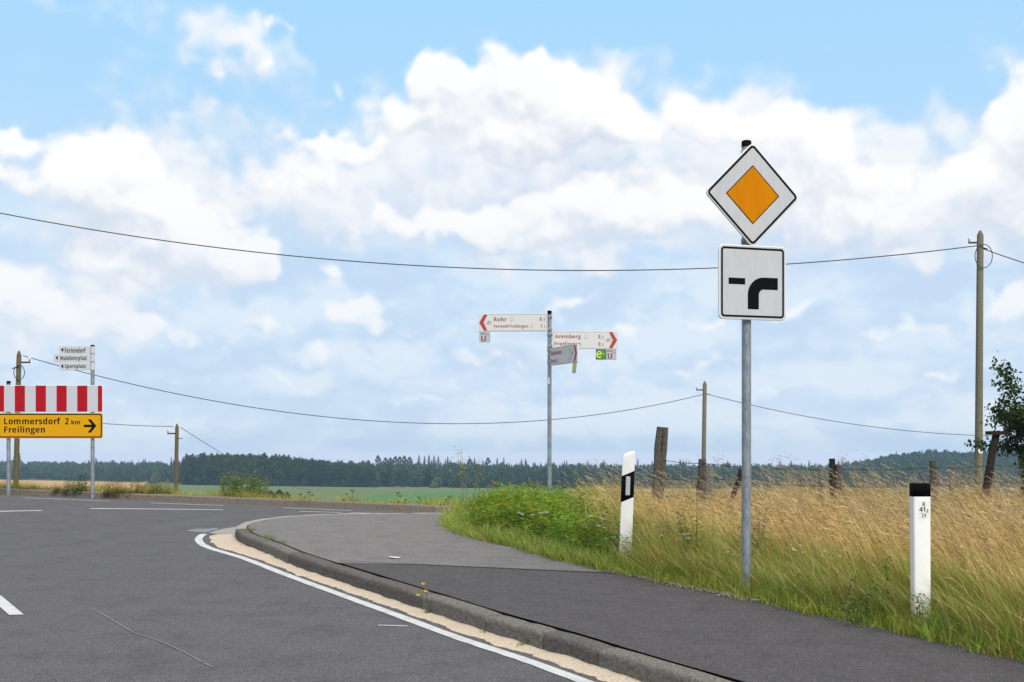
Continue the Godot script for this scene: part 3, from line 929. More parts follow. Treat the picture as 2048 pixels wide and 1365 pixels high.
func make_priority_sign() -> void:
	var t := thing("priority_sign", "priority road diamond above a square bend plate on a steel post", "road sign", Vector3(1.903, 0, -10.14))
	steel_post(t, "post", 0, 0, .02, 3.86, .038)
	var tar := begin(false)
	for i in 12:
		for k in 6:
			var c := []
			for e in [[i, k], [i + 1, k], [i + 1, k + 1], [i, k + 1]]:
				var a: float = PI * (.62 + .62 * e[0] / 12.0)
				var top: float = .36 - .12 * e[0] / 12.0 + .02 * sin(e[0] * 2.1)
				c.append(Vector3(-sin(a - PI * .5) * -.0392, lerpf(.10, top, e[1] / 6.0), cos(a - PI * .5 + PI * .5) * -.0392))
			quad(tar, c[0], c[1], c[2], c[3])
	put("tar_patch", done(tar), M.tar, t).set_meta("label", "dark tarred patch at the foot of the post")
	for y in [3.78, 3.06, 2.95, 2.50]:
		clamp_on(t, 0, y, 0, .038)
	var turn := deg_to_rad(16.7)
	var face := Vector3(sin(turn), 0, cos(turn))
	var d := put("diamond_plate", plate(rounded(.6, .6, .042, PI / 4), -.012, .004, .003), M.rim, t, Vector3(.020, 3.427, 0) + face * .062)
	d.rotation.y = turn
	put("face", plate(rounded(.588, .588, .036, PI / 4), .004, .0048), M.film, d)
	put("border", ring(rounded(.578, .578, .032, PI / 4), rounded(.543, .543, .016, PI / 4), .0048, .006), M.black, d)
	put("centre_outline", plate(rounded(.338, .338, .004, PI / 4), .0048, .0058), M.black, d)
	put("amber_centre", plate(rounded(.322, .322, .002, PI / 4), .0058, .0068), M.amber, d)
	d = put("bend_plate", plate(rounded(.6, .6, .04), -.012, .004, .003), M.rim, t, Vector3(.020, 2.718, 0) + face * .062)
	d.rotation.y = turn
	put("face", plate(rounded(.586, .586, .034), .004, .0048), M.film, d)
	put("border", ring(rounded(.562, .562, .028), rounded(.53, .53, .014), .0048, .006), M.black, d)
	put("side_road_bar", plate(outline([-.215, .033, -.068, .033, -.068, -.018, -.215, -.018]), .0048, .006), M.black, d)
	var bend := [.225, .044]
	for i in 13:
		var a := PI * .5 + PI * .5 * i / 12.0
		bend.append_array([.098 + cos(a) * .143, -.1 + sin(a) * .144])
	bend.append_array([-.045, -.215, .054, -.215])
	for i in 13:
		var a := PI - PI * .5 * i / 12.0
		bend.append_array([.098 + cos(a) * .044, -.1 + sin(a) * .047])
	bend.append_array([.225, -.053])
	put("bend_symbol", plate(outline(bend), .0048, .006), M.black, d)

func bicycle(parent: Node3D, x: float, y: float, w: float, z: float, mat: Material) -> void:   # small bicycle emblem of width w
	var st := begin()
	var r := w * .24
	var t := w * .035
	for c in [-1, 1]:
		var o := Vector2(x + c * w * .26, y)
		for k in 16:
			var a := TAU * k / 16.0
			var b := TAU * (k + 1) / 16.0
			var p := o + Vector2(cos(a), sin(a)) * r; var q := o + Vector2(cos(b), sin(b)) * r
			var p2 := o + Vector2(cos(a), sin(a)) * (r - t); var q2 := o + Vector2(cos(b), sin(b)) * (r - t)
			quad(st, Vector3(p.x, p.y, z), Vector3(q.x, q.y, z), Vector3(q2.x, q2.y, z), Vector3(p2.x, p2.y, z))
	var pts := {a = Vector2(-.26, 0), b = Vector2(.26, 0), c = Vector2(-.02, 0), d = Vector2(-.1, .3), e = Vector2(.18, .32), f = Vector2(.13, .42), g = Vector2(-.14, .38), h = Vector2(-.04, .38), i = Vector2(.06, .43)}
	for e in ["ac", "ad", "cd", "de", "ce", "eb", "ef", "gh", "fi"]:
		var p: Vector2 = Vector2(x, y) + pts[e[0]] * w
		var q: Vector2 = Vector2(x, y) + pts[e[1]] * w
		var n := (q - p).orthogonal().normalized() * t * .5
		quad(st, Vector3(p.x - n.x, p.y - n.y, z), Vector3(p.x + n.x, p.y + n.y, z), Vector3(q.x + n.x, q.y + n.y, z), Vector3(q.x - n.x, q.y - n.y, z))
	put("bicycle_emblem", done(st), mat, parent)

func lake_emblem(parent: Node3D, x: float, y: float, h: float, z: float) -> void:   # ring with a line at its foot
	var st := begin()
	var t := h * .05
	for k in 14:
		var c := []
		for e in [[k, 0], [k + 1, 0], [k + 1, 1], [k, 1]]:
			var a: float = TAU * e[0] / 14.0
			c.append(Vector3(x + cos(a) * (h * .27 - e[1] * t), y + sin(a) * (h * .40 - e[1] * t), z))
		quad(st, c[0], c[1], c[2], c[3])
	box(st, Vector3(x - h * .5, y - h * .52, z - .0002), Vector3(x + h * .1, y - h * .46, z + .0002))
	box(st, Vector3(x + h * .02, y - h * .52, z - .0002), Vector3(x + h * .07, y - h * .36, z + .0002))
	put("lake_emblem", done(st), M.cycle_ink, parent)

func route_plate(parent: Node3D, x: float, y: float) -> void:   # small grey plate with a big U
	var p := put("route_plate", plate(rounded(.15, .15, .006), -.004, .002), M.plate_dark, parent, Vector3(x, y, 0))
	put("face", plate(rounded(.142, .142, .004), .002, .003), M.plate_grey, p)
	letters("lettering", "U", -.050, -.062, .018, .018, .003, M.cycle_text, p, true)
	letters("lettering", "MTB", -.058, .036, .020, .060, .003, M.plate_dark, p, true)
	bicycle(p, .045, .026, .045, .0035, M.plate_dark)

func cycle_panel(parent: Node3D, at: Vector3, w: float, to_right: bool) -> MeshInstance3D:
	var p := put("finger_panel", plate(rounded(w, .255, .006), -.024, .002, .002), M.cycle_white, parent, at)
	var s := 1.0 if to_right else -1.0
	var x := s * w * .5
	put("chevron", plate(outline([x - s * .130, .118, x - s * .078, .118, x - s * .008, 0, x - s * .078, -.118, x - s * .130, -.118, x - s * .070, 0]), .002, .003), M.cycle_red, p)
	var o := rounded(w - .02, .236, .025, 0.0, Vector2(0, 0))
	var q := rounded(w - .026, .230, .022, 0.0, Vector2(0, 0))
	var st := begin()
	for i in o.size():   # the border stops at the arrow
		var j := (i + 1) % o.size()
		if maxf(o[i].x * s, o[j].x * s) > w * .5 - .2 and minf(o[i].x * s, o[j].x * s) > 0.0:
			continue
		var a := o[i]; var b := o[j]; var c := q[j]; var d := q[i]
		for v in [0, 1]:
			pass
		if absf(a.x - b.x) > w * .5:
			var stop := s * (w * .5 - .15)
			if a.x * s > b.x * s: a.x = stop; d.x = stop
			else: b.x = stop; c.x = stop
		quad(st, Vector3(a.x, a.y, .0028), Vector3(b.x, b.y, .0028), Vector3(c.x, c.y, .0028), Vector3(d.x, d.y, .0028))
	put("border", done(st), M.cycle_ink, p)
	return p

func make_cycle_signpost() -> void:
	var t := thing("cycle_signpost", "cycle route signpost with three white fingers behind the weed bank", "signpost", Vector3(.547, 0, -18.2))
	steel_post(t, "post", 0, 0, .0, 3.394, .030)
	for y in [3.32, 3.14, 3.06, 2.89, 2.84, 2.66]:
		clamp_on(t, 0, y, 0, .031)
	put("sticker", plate(rounded(.018, .09, .003), .031, .032), M.label_paper, t, Vector3(-.012, 2.39, 0))
	var z := .052
	var p := cycle_panel(t, Vector3(-.532, 3.233, z), 1.0, false)
	p.rotation.y = -.03
	letters("lettering", "Rohr", -.278, .018, -.093, .079, .002, M.cycle_text, p, true)
	lake_emblem(p, -.020, .050, .06, .0025)
	letters("lettering", "6", .386, .022, .418, .079, .002, M.cycle_text, p, true)
	letters("lettering", ",3", .426, .010, .464, .064, .002, M.cycle_ink, p)
	letters("lettering", "Feriendf Freilingen", -.278, -.090, .220, -.028, .002, M.cycle_text, p, true)
	lake_emblem(p, .272, -.050, .052, .0025)
	letters("lettering", "1", .402, -.080, .420, -.028, .002, M.cycle_text, p, true)
	letters("lettering", ",1", .430, -.090, .462, -.038, .002, M.cycle_ink, p)
	bicycle(p, -.352, -.012, .094, .0030, M.cycle_ink)
	route_plate(p, -.412, -.210)
	p = cycle_panel(t, Vector3(.515, 2.978, z), .95, true)
	p.rotation.y = .03
	letters("lettering", "Aremberg", -.440, .008, -.062, .083, .002, M.cycle_text, p, true)
	lake_emblem(p, .012, .052, .06, .0025)
	letters("lettering", "8", .193, .020, .221, .078, .002, M.cycle_text, p, true)
	letters("lettering", ",0", .229, .010, .268, .063, .002, M.cycle_ink, p)
	letters("lettering", "Freilingen", -.444, -.100, -.066, -.026, .002, M.cycle_text, p, true)
	letters("lettering", "0", .193, -.086, .223, -.028, .002, M.cycle_text, p, true)
	letters("lettering", ",9", .232, -.098, .268, -.047, .002, M.cycle_ink, p)
	bicycle(p, .338, -.008, .094, .0030, M.cycle_ink)
	route_plate(p, .378, -.208)
	var e := put("bike_route_plate", plate(rounded(.145, .15, .004), -.004, .002), M.plate_dark, p, Vector3(.230, -.208, 0))
	put("face", plate(outline([-.068, -.05, .068, -.07, .068, .07, 0, .07]), .002, .003), M.plate_green, e)
	letters("lettering", "e", -.066, -.055, .010, .055, .003, M.lime, e, true)
	bicycle(e, .036, .004, .062, .0036, M.lime)
	p = cycle_panel(t, Vector3(.185, 2.735, .40), 1.0, true)
	p.rotation.y = -deg_to_rad(63)
	p.scale.x = .8
	letters("lettering", "Blankenheim", -.462, .015, -.06, .085, .002, M.cycle_text, p, true)
	lake_emblem(p, .02, .05, .06, .0025)
	letters("lettering", "Reetz", -.462, -.095, -.22, -.035, .002, M.cycle_text, p, true)
	lake_emblem(p, -.16, -.055, .055, .0025)
	letters("lettering", "7,1", .19, .015, .26, .08, .002, M.cycle_ink, p)
	letters("lettering", "3,1", .19, -.095, .26, -.035, .002, M.cycle_ink, p)
	bicycle(p, .325, -.005, .094, .0030, M.cycle_ink)
	e = put("route_plate", plate(outline([-.06, .072, .075, .072, .04, -.075, -.085, -.075]), -.004, .002), M.plate_grey, p, Vector3(.40, -.20, 0))
	put("face", plate(outline([-.045, .06, .055, .06, .028, -.03, -.058, -.03]), .002, .003), M.lime, e)

func make_direction_sign() -> void:
	var t := thing("direction_sign", "yellow direction sign under a red and white barrier board", "road sign", Vector3(-8.31, 0, -24.75))
	steel_post(t, "post", 0, 0, .1, 3.458, .038)
	steel_post(t, "post", -1.665, 0, .1, 2.742, .038)
	for y in [2.58, 2.24, 2.05, 1.70]:
		clamp_on(t, 0, y, 0, .038)
		clamp_on(t, -1.665, y, 0, .038)
	var board := put("barrier_board", plate(rounded(2.08, .53, .035), -.012, .003, .003), M.rim, t, Vector3(-.823, 2.409, .055))
	put("face", plate(rounded(2.066, .516, .03), .003, .004), M.board_white, board)
	for v in [[-.695, -.495], [-.283, -.080], [.130, .330], [.539, .739]]:
		put("red_stripe", plate(outline([v[0], -.258, v[1], -.258, v[1], .258, v[0], .258]), .004, .005), M.red, board)
	var last := outline([.948, -.258, 1.0, -.258, 1.023, -.25, 1.033, -.225, 1.033, .225, 1.023, .25, 1.0, .258, .948, .258])
	put("red_stripe", plate(last, .004, .005), M.red, board)
	put("red_stripe", plate(outline([-1.033, -.225, -1.023, -.25, -1.0, -.258, -.907, -.258, -.907, .258, -1.0, .258, -1.023, .25, -1.033, .225]), .004, .005), M.red, board)
	var sign := put("yellow_plate", plate(rounded(2.08, .50, .04), -.012, .003, .003), M.yellow, t, Vector3(-.823, 1.874, .055))
	put("border", ring(rounded(2.05, .47, .035), rounded(2.005, .425, .02), .003, .004), M.black, sign)
	letters("lettering", "Lommersdorf", -.907, .026, .203, .158, .003, M.black, sign, true)
	letters("lettering", "2", .300, .026, .371, .152, .003, M.black, sign, true)
	letters("lettering", "km", .424, .026, .595, .116, .003, M.black, sign, true)
	letters("lettering", "Freilingen", -.907, -.178, -.100, -.010, .003, M.black, sign, true)
	put("arrow", plate(outline([.668, .020, .828, .020, .742, .126, .806, .126, .918, -.004, .806, -.138, .742, -.138, .828, -.030, .668, -.030]), .003, .004), M.black, sign)
	var fingers := [["Feriendorf", 387, 595, 137, 185, 398, 415, 425, 565, 148, 181], ["Waldlehrpfad", 350, 595, 190, 240, 362, 378, 392, 570, 202, 240], ["Sportplatz", 387, 595, 246, 297, 398, 415, 425, 567, 257, 292]]
	for f in fingers:
		var w: float = (f[2] - f[1]) / 339.6
		var h: float = (f[4] - f[3]) / 339.6
		var mid: float = (f[3] + f[4]) * .5
		var at := Vector3(((f[1] + f[2]) * .5 - 608.0) / 339.6, EYE + (905.0 - 650.0 - mid / 3.329) / 102.0, .03)
		var p := put("finger", plate(rounded(w, h, .01), -.03, .004, .002), M.finger, t, at)
		p.set_meta("label", "white finger reading " + f[0])
		var cx: float = (f[1] + f[2]) * .5
		put("arrowhead", plate(outline([(f[5] - cx) / 339.6, 0, (f[6] - cx) / 339.6, -.045, (f[6] - cx) / 339.6, .045]), .004, .005), M.black, p)
		letters("lettering", f[0], (f[7] - cx) / 339.6, (mid - f[10]) / 339.6, (f[8] - cx) / 339.6, (mid - f[9]) / 339.6, .004, M.black, p, true)
		put("finger_clamp", rod([Vector3(0, at.y - h * .47, 0), Vector3(0, at.y + h * .47, 0)], [.043], 18), M.finger, t)

# ---------------------------------------------------------------- marker posts
func section() -> PackedVector2Array:   # rounded triangle, its flat side to the front
	var p := PackedVector2Array()
	for v in [[Vector2(-.052, .030), 200.0, 90.0, .010], [Vector2(.052, .030), 90.0, -20.0, .010], [Vector2(0, -.055), -30.0, -150.0, .016]]:
		for k in 6:
			var a := deg_to_rad(lerpf(v[1], v[2], k / 5.0))
			p.append(v[0] + Vector2(cos(a), sin(a)) * v[3])
	p.reverse()
	return p

func slanted(sec: PackedVector2Array, levels: Array, slope: float) -> ArrayMesh:   # levels: [height, swell, slope share]
	var st := begin(false)
	var rows := []
	for l in levels:
		var row := []
		for v in sec:
			var q: Vector2 = v * l[1]
			row.append(Vector3(q.x, l[0] + slope * l[2] * q.x, q.y))
		rows.append(row)
	var n := sec.size()
	for i in rows.size() - 1:
		for k in n:
			var j := (k + 1) % n
			quad(st, rows[i][k], rows[i + 1][k], rows[i + 1][j], rows[i][j])
	st.set_smooth_group(-1)
	for k in range(1, n - 1):
		tri(st, rows[-1][0], rows[-1][k + 1], rows[-1][k])
	return done(st)

func make_marker_posts() -> void:
	var t := thing("delineator_post", "white delineator post with black slanted band and reflector", "marker post", Vector3(1.098, .25, -12.2))
	t.rotation = Vector3(0, .10, -.034)
	var top := 1.09
	var sec := section()
	put("shaft", slanted(sec, [[-.15, 1.0, 0.0], [top - .03, 1.0, .8], [top - .008, .93, .8], [top + .004, .78, .75], [top + .010, .5, .6]], .62), M.post_white, t)
	put("band", slanted(sec, [[top - .452, 1.006, 1.0], [top - .452, 1.03, 1.0], [top - .196, 1.03, 1.0], [top - .196, 1.006, 1.0]], .45), M.black, t)
	var r := put("reflector", plate(rounded(.042, .182, .003), .0, .006, .002), M.alu, t, Vector3(.0, top - .318, .0405))
	for k in 5:
		put("reflector_cell", plate(rounded(.033, .031, .002), .006, .0085, .002), M.reflector, r, Vector3(0, -.0705 + .0353 * k, 0))
	# kilometre post
	t = thing("kilometre_post", "white kilometre post with black cap and number label in the grass", "marker post", Vector3(2.821, .08, -8.62))
	t.rotation = Vector3(0, -.02, .006)
	var base := EYE - .214 - .08   # its top above its foot
	var body := rounded(.1205, .10, .016)
	put("shaft", slanted(body, [[-.1, .94, 0], [base - .088, 1.0, 0]], 0), M.post_white, t)
	put("cap", slanted(body, [[base - .09, 1.0, 0], [base - .09, 1.025, 0], [base - .004, 1.025, 0], [base, .99, 0]], 0), M.black, t)
	var l := put("number_label", plate(rounded(.0735, .122, .003), .0, .0012), M.label_paper, t, Vector3(.0135, base - .178, .0498))
	letters("lettering", "K", -.011, .022, .008, .050, .0012, M.black, l, true)
	letters("lettering", "41", -.033, -.016, .0065, .016, .0012, M.black, l, true)
	letters("lettering", "2", .014, -.020, .029, .0, .0012, M.black, l, true)
	letters("lettering", "2", -.018, -.052, -.006, -.030, .0012, M.black, l, true)
	letters("lettering", "4", -.002, -.052, .012, -.030, .0012, M.black, l, true)
	var st := begin()
	box(st, Vector3(-.030, -.0262, .0012), Vector3(.026, -.0246, .0016))
	put("rule", done(st), M.black, l)
	st = begin()
	box(st, Vector3(-.012, -.0580, .0012), Vector3(.008, -.0568, .0016))
	put("rule", done(st), M.black, l)

# ---------------------------------------------------------------- poles and cables
func utility_pole(label: String, x: float, d: float, top: float, base: float, r: float, lean: float, mat: Material, loop := 0.0, plate_at := 0.0, arm := -1.0) -> Node3D:
	var t := thing("utility_pole", label, "utility pole", Vector3(x, base, -d), "wooden poles carrying the overhead cable")
	var h: float = top - base
	put("trunk", rod([Vector3(-lean, -.8, 0), Vector3(-lean * .5, h * .5, 0), Vector3(0, h - .16, 0), Vector3(.0, h, 0)], [r * 1.28, r * 1.12, r, r * .35], 14), mat, t)
	var st := begin()
	box(st, Vector3(minf(0.0, arm * .42), h - .46, -.03), Vector3(maxf(0.0, arm * .42), h - .40, .03))
	tube(st, [Vector3(arm * .40, h - .43, 0), Vector3(arm * .40, h - .30, 0)], [.02], 6)
	tube(st, [Vector3(0, h - .62, r), Vector3(arm * -.25, h - .66, .03)], [.02], 6)
	put("bracket", done(st), M.wire, t)
	put("insulator", rod([Vector3(arm * .40, h - .32, 0), Vector3(arm * .40, h - .28, 0), Vector3(arm * .40, h - .22, 0)], [.035, .05, .03], 10), M.label_paper, t)
	if loop > 0.0:
		var pts := []
		for k in 29:
			var a := TAU * k / 28.0
			pts.append(Vector3(.06 + cos(a) * loop, h - .62 - loop + sin(a) * loop * 1.35, r + .05))
		var s := begin(false)
		tube(s, pts, [.016], 5, false)
		put("cable_loop", done(s), M.cable, t)
	if plate_at > 0.0:
		put("number_plate", plate(rounded(.15, .15, .01), .0, .004), M.label_paper, t, Vector3(-lean * .7, plate_at - base, r * 1.24))
	return t

func cable(label: String, a: Vector3, b: Vector3, sag: float, r: float) -> void:
	var pts := []
	for i in 61:
		var t := i / 60.0
		pts.append(a.lerp(b, t) - Vector3(0, sag * 4.0 * t * (1.0 - t), 0))
	var st := begin(false)
	tube(st, pts, [r], 5, false)
	tag(put("overhead_cable", done(st), M.cable), label, "cable", "overhead cables between the poles")

func make_poles() -> void:
	utility_pole("tall grey wooden pole beside the leafy tree", 16.72, 44.6, 9.26, -.6, .115, .07, M.wood_pole, .31, 1.38)
	utility_pole("distant slim pole between diamond sign and leaning fence post", 9.57, 62.0, 4.87, -3.9, .10, .12, M.wood_pole)
	utility_pole("wooden pole behind the red and white barrier board", -18.55, 47.0, 5.16, -3.2, .088, .19, M.wood_brown, .2, 0.0, 1.0)
	utility_pole("brown pole standing alone behind the road near the flowering bushes", -14.75, 55.0, 2.6, -4.4, .08, .12, M.wood_brown)
	cable("long upper cable sagging from the tall pole across the whole sky", Vector3(-36.0, 14.79, -44.6), Vector3(16.6, 8.72, -44.6), 3.2, .019)
	cable("cable running off the tall pole above the leafy tree", Vector3(16.8, 8.62, -44.6), Vector3(40.0, 8.1, -50.0), 1.6, .019)
	cable("cable sagging between the barrier board's pole and the distant slim pole", Vector3(-18.4, 4.98, -47.0), Vector3(9.5, 4.22, -62.0), 1.97, .016)
	cable("cable from the distant slim pole down behind the tall pole", Vector3(9.65, 4.24, -62.0), Vector3(27.0, 2.2, -66.0), .55, .016)
	cable("short cable from behind the yellow sign to the lone brown pole", Vector3(-25.0, 3.9, -50.0), Vector3(-14.9, 2.48, -55.0), .35, .014)
	cable("cable slanting down from the lone brown pole toward the wood", Vector3(-14.6, 2.45, -55.0), Vector3(-23.0, -3.1, -150.0), .9, .014)

# ---------------------------------------------------------------- fence
func fence_post(parent: Node3D, x: float, d: float, top: float, r: float, lean_x: float, mat: Material, label := "") -> void:
	var foot := verge_height(Vector2(x, d), 5.0) - .1
	var h: float = top - foot
	var rng := RandomNumberGenerator.new()
	rng.seed = int(x * 1000.0)
	var pts := []; var radii := []
	for i in 7:
		var t := i / 6.0
		pts.append(Vector3(x + lean_x * (t - 1.0) + rng.randf_range(-.008, .008), foot + h * t, -d))
		radii.append(r * rng.randf_range(.93, 1.07) * (1.08 - .12 * t))
	var o := put("fence_post", rod(pts, radii, 9), mat, parent)
	if label:
		o.set_meta("label", label)

func barbed(parent: Node3D, pts: Array, seed_: int) -> void:
	var st := begin()
	var rng := RandomNumberGenerator.new()
	rng.seed = seed_
	for i in pts.size() - 1:
		var line := []
		var a: Vector3 = pts[i]; var b: Vector3 = pts[i + 1]
		for k in 9:
			line.append(a.lerp(b, k / 8.0) - Vector3(0, .05 * a.distance_to(b) / 3.0 * 4.0 * (k / 8.0) * (1.0 - k / 8.0), 0))
		tube(st, line, [.0042], 4, false)
		var n := int(a.distance_to(b) / .16)
		for k in n:
			var t := (k + rng.randf() * .5) / n
			var f := t * 8.0
			var p: Vector3 = line[int(f)].lerp(line[mini(int(f) + 1, 8)], f - int(f))
			for m in 2:
				var v := Vector3(rng.randfn(), rng.randfn(), rng.randfn()).normalized() * .022
				tube(st, [p - v, p + v], [.003], 3, false)
	put("barbed_wire", done(st), M.wire, parent)

func make_fence() -> void:
	var t := thing("pasture_fence", "old pasture fence of weathered posts and barbed wire in the dry grass", "fence")
	# x, d, top, radius, lean, material, label
	fence_post(t, 1.845, 15.6, 1.665, .042, .11, M.post_wood, "left half of the split double post")
	fence_post(t, 1.915, 15.6, 1.66, .042, .12, M.post_wood, "right half of the split double post")
	fence_post(t, 2.47, 16.2, 1.26, .055, .05, M.post_wood)
	fence_post(t, 2.62, 16.6, 1.17, .06, .0, M.post_pale, "pale stone stump beside the slim pole")
	fence_post(t, 2.98, 16.2, 1.13, .035, .30, M.post_dark, "slanting dark stake behind the sign post")
	fence_post(t, 4.26, 16.6, 1.265, .044, .0, M.post_dark, "dark reddish post of a pair")
	fence_post(t, 4.335, 16.55, 1.18, .046, .0, M.post_wood, "pale shorter post of a pair")
	fence_post(t, 4.18, 16.9, 1.13, .035, .0, M.post_pale)
	fence_post(t, 5.46, 16.2, 1.24, .052, -.01, M.post_wood, "greenish round post behind the kilometre post")
	fence_post(t, 5.98, 17.0, 1.10, .038, -.02, M.post_pale)
	fence_post(t, 6.55, 16.9, 1.60, .052, .25, M.post_dark, "tall dark leaning post under the leafy tree")
	fence_post(t, 6.98, 17.0, .86, .06, .22, M.post_dark, "short dark leaning stump at the right edge")
	var cap := begin()
	box(cap, Vector3(6.44, 1.585, -17.0), Vector3(6.68, 1.635, -16.80))
	put("post_cap_board", done(cap), M.post_dark, t)
	var y := [[1.25, 1.205, 1.13, 1.155, 1.175, 1.15, 1.15], [1.02, 1.03, .90, .93, .96, .95, .95], [.80, .80, .70, .72, .75, .75, .75]]
	var xs := [1.9, 2.47, 4.26, 5.46, 6.45, 7.4, 9.6]
	var ds := [15.55, 16.14, 16.55, 16.14, 16.84, 17.0, 17.3]
	for r in 3:
		var pts := []
		for i in xs.size():
			pts.append(Vector3(xs[i], y[r][i], -ds[i]))
		barbed(t, pts, 50 + r)
	fence_post(t, 9.6, 17.3, 1.25, .05, .0, M.post_wood)
# ---------------------------------------------------------------- grass and weeds
func blade(st: SurfaceTool, base: Vector3, lean: Vector3, length: float, width: float, bend: float, c: Color, turn: float, segs := 3) -> Vector3:   # a tapering ribbon that leans and bends over; returns its tip
	var side := Vector3(cos(turn), 0, sin(turn)) * width * .5
	var last := base
	st.set_color(c)
	for i in segs:
		var t := float(i + 1) / segs
		var p := base + Vector3(0, length * (t - bend * .45 * t * t), 0) + lean * length * (.35 * t + .65 * t * t) * (.4 + bend)
		var w0 := side * (1.0 - .8 * float(i) / segs)
		var w1 := side * (1.0 - .8 * t)
		if i == segs - 1:
			tri(st, last - w0, last + w0, p)
		else:
			quad(st, last - w0, last + w0, p + w1, p - w1)
		last = p
	return last

func dry_clump(s: int) -> ArrayMesh:   # straw stems blown to the left side by side, thin drooping seed heads
	var rng := RandomNumberGenerator.new()
	rng.seed = s
	var st := begin()
	var gust := Vector3(-.35, 0, rng.randfn() * .12)
	for i in 22:
		var base := Vector3(rng.randf_range(-.14, .14), 0, rng.randf_range(-.14, .14))
		var v := rng.randf_range(.55, 1.32)
		var c := Color(.55 * v, .39 * v, .15 * v)
		var kind := rng.randf()
		if kind < .16:
			c = Color(.36 * v, .35 * v, .13 * v)
		elif kind < .32:
			c = Color(.33 * v, .20 * v, .075 * v)
		var wind := gust + Vector3(rng.randfn() * .11, 0, rng.randfn() * .12)
		var long := rng.randf_range(.5, 1.0)
		var tall := rng.randf() < .045
		if tall:
			long *= 1.5
		var tip := blade(st, base, wind, long, rng.randf_range(.005, .010), rng.randf_range(.15, .5), c, rng.randf_range(-.7, .7), 4)
		if tall or rng.randf() < .35:   # seed head
			var dir := (wind * 1.3 + Vector3(0, rng.randf_range(.0, .6), 0)).normalized()
			var head := rng.randf_range(.08, .16)
			st.set_color(Color(.48 * v, .365 * v, .19 * v))
			for k in 6:
				var p := tip + dir * head * (k / 6.0)
				var out := Vector3(rng.randfn(), rng.randfn(), rng.randfn()).normalized() * .008
				tri(st, p - out * .5, p + dir * head * .3 + out, p + dir * head * .34)
			tri(st, tip - Vector3(0, .0016, 0), tip + Vector3(0, .0016, 0), tip + dir * head)
	for i in 14:   # leaf blades low in the clump
		var v := rng.randf_range(.7, 1.2)
		var c := Color(.40 * v, .30 * v, .14 * v) if rng.randf() < .6 else Color(.20 * v, .23 * v, .06 * v)
		blade(st, Vector3(rng.randf_range(-.14, .14), 0, rng.randf_range(-.14, .14)), Vector3(-.3 + rng.randfn() * .5, 0, rng.randfn() * .5), rng.randf_range(.25, .6), rng.randf_range(.005, .009), rng.randf_range(.3, .8), c, rng.randf() * PI)
	return done(st)

func tall_stems(s: int) -> ArrayMesh:   # a few long stalks that stand above the rest, bowing to the left under loose pale heads
	var rng := RandomNumberGenerator.new()
	rng.seed = s
	var st := begin()
	var gust := Vector3(-.36 + rng.randfn() * .12, 0, rng.randfn() * .15)
	for i in 7:
		var v := rng.randf_range(.75, 1.2)
		var wind := gust + Vector3(rng.randfn() * .14, 0, rng.randfn() * .14)
		var base := Vector3(rng.randf_range(-.2, .2), 0, rng.randf_range(-.2, .2))
		var long := rng.randf_range(.62, 1.02)
		var tip := blade(st, base, wind, long, .008, rng.randf_range(.08, .3), Color(.42 * v, .32 * v, .15 * v), rng.randf_range(-.5, .5), 6)
		var dir := (wind * 1.3 + Vector3(0, rng.randf_range(.2, .9), 0)).normalized()
		var head := rng.randf_range(.09, .16)
		st.set_color(Color(.40 * v, .33 * v, .21 * v))
		for k in 9:
			var p := tip + dir * head * (k / 9.0) - Vector3(0, .02 * (k / 9.0) * (k / 9.0), 0)
			var out := Vector3(rng.randfn(), rng.randfn(), rng.randfn()).normalized() * rng.randf_range(.005, .010)
			tri(st, p - out * .3, p + dir * head * .2 + out, p + dir * head * .26)
	return done(st)

func green_clump(s: int, tall: float, n: int, straw: float) -> ArrayMesh:
	var rng := RandomNumberGenerator.new()
	rng.seed = s
	var st := begin()
	for i in n:
		var v := rng.randf_range(.65, 1.3)
		var c := Color(.205 * v, .32 * v, .055 * v)
		if rng.randf() < straw:
			c = Color(.48 * v, .38 * v, .16 * v)
		elif rng.randf() < .3:
			c = Color(.31 * v, .36 * v, .085 * v)
		blade(st, Vector3(rng.randf_range(-.12, .12), 0, rng.randf_range(-.12, .12)), Vector3(-.25 + rng.randfn() * .5, 0, rng.randfn() * .5), tall * rng.randf_range(.45, 1.1), rng.randf_range(.004, .008), rng.randf_range(.2, .95), c, rng.randf() * PI)
	return done(st)

func weed_leaf(st: SurfaceTool, at: Vector3, dir: Vector3, size: float, c: Color) -> void:   # a feathered leaf: a rib with leaflets
	var side := dir.cross(Vector3.UP).normalized()
	st.set_color(c)
	for k in 4:
		var p := at + dir * size * (.2 + .2 * k)
		var w := size * (.34 - .05 * absf(k - 1.0))
		var fwd := dir * size * .16
		tri(st, p, p + fwd * 1.6 + side * w + Vector3(0, -.1 * size, 0), p + fwd)
		tri(st, p, p + fwd, p + fwd * 1.6 - side * w + Vector3(0, -.1 * size, 0))
	tri(st, at - side * size * .02, at + side * size * .02, at + dir * size)
	tri(st, at + dir * size * .8 - side * size * .1, at + dir * size * .8 + side * size * .1, at + dir * size * 1.15)

func flower_head(st: SurfaceTool, at: Vector3, r: float, c: Color, rng: RandomNumberGenerator) -> void:   # flat cluster of small discs
	for k in 9:
		var p := at + Vector3(rng.randfn() * r * .45, rng.randfn() * r * .12, rng.randfn() * r * .45)
		var v := rng.randf_range(.75, 1.15)
		st.set_color(Color(c.r * v, c.g * v, c.b * v))
		var s := r * .26
		var up := Vector3(rng.randfn() * .3, 1, rng.randfn() * .3 + .4).normalized()
		var a := up.cross(Vector3.RIGHT).normalized() * s
		var b := up.cross(a).normalized() * s
		quad(st, p + a, p + b, p - a, p - b)
		tri(st, p + a, p - b, p - up * s * 1.4)
		tri(st, p - a, p + b, p - up * s * 1.4)

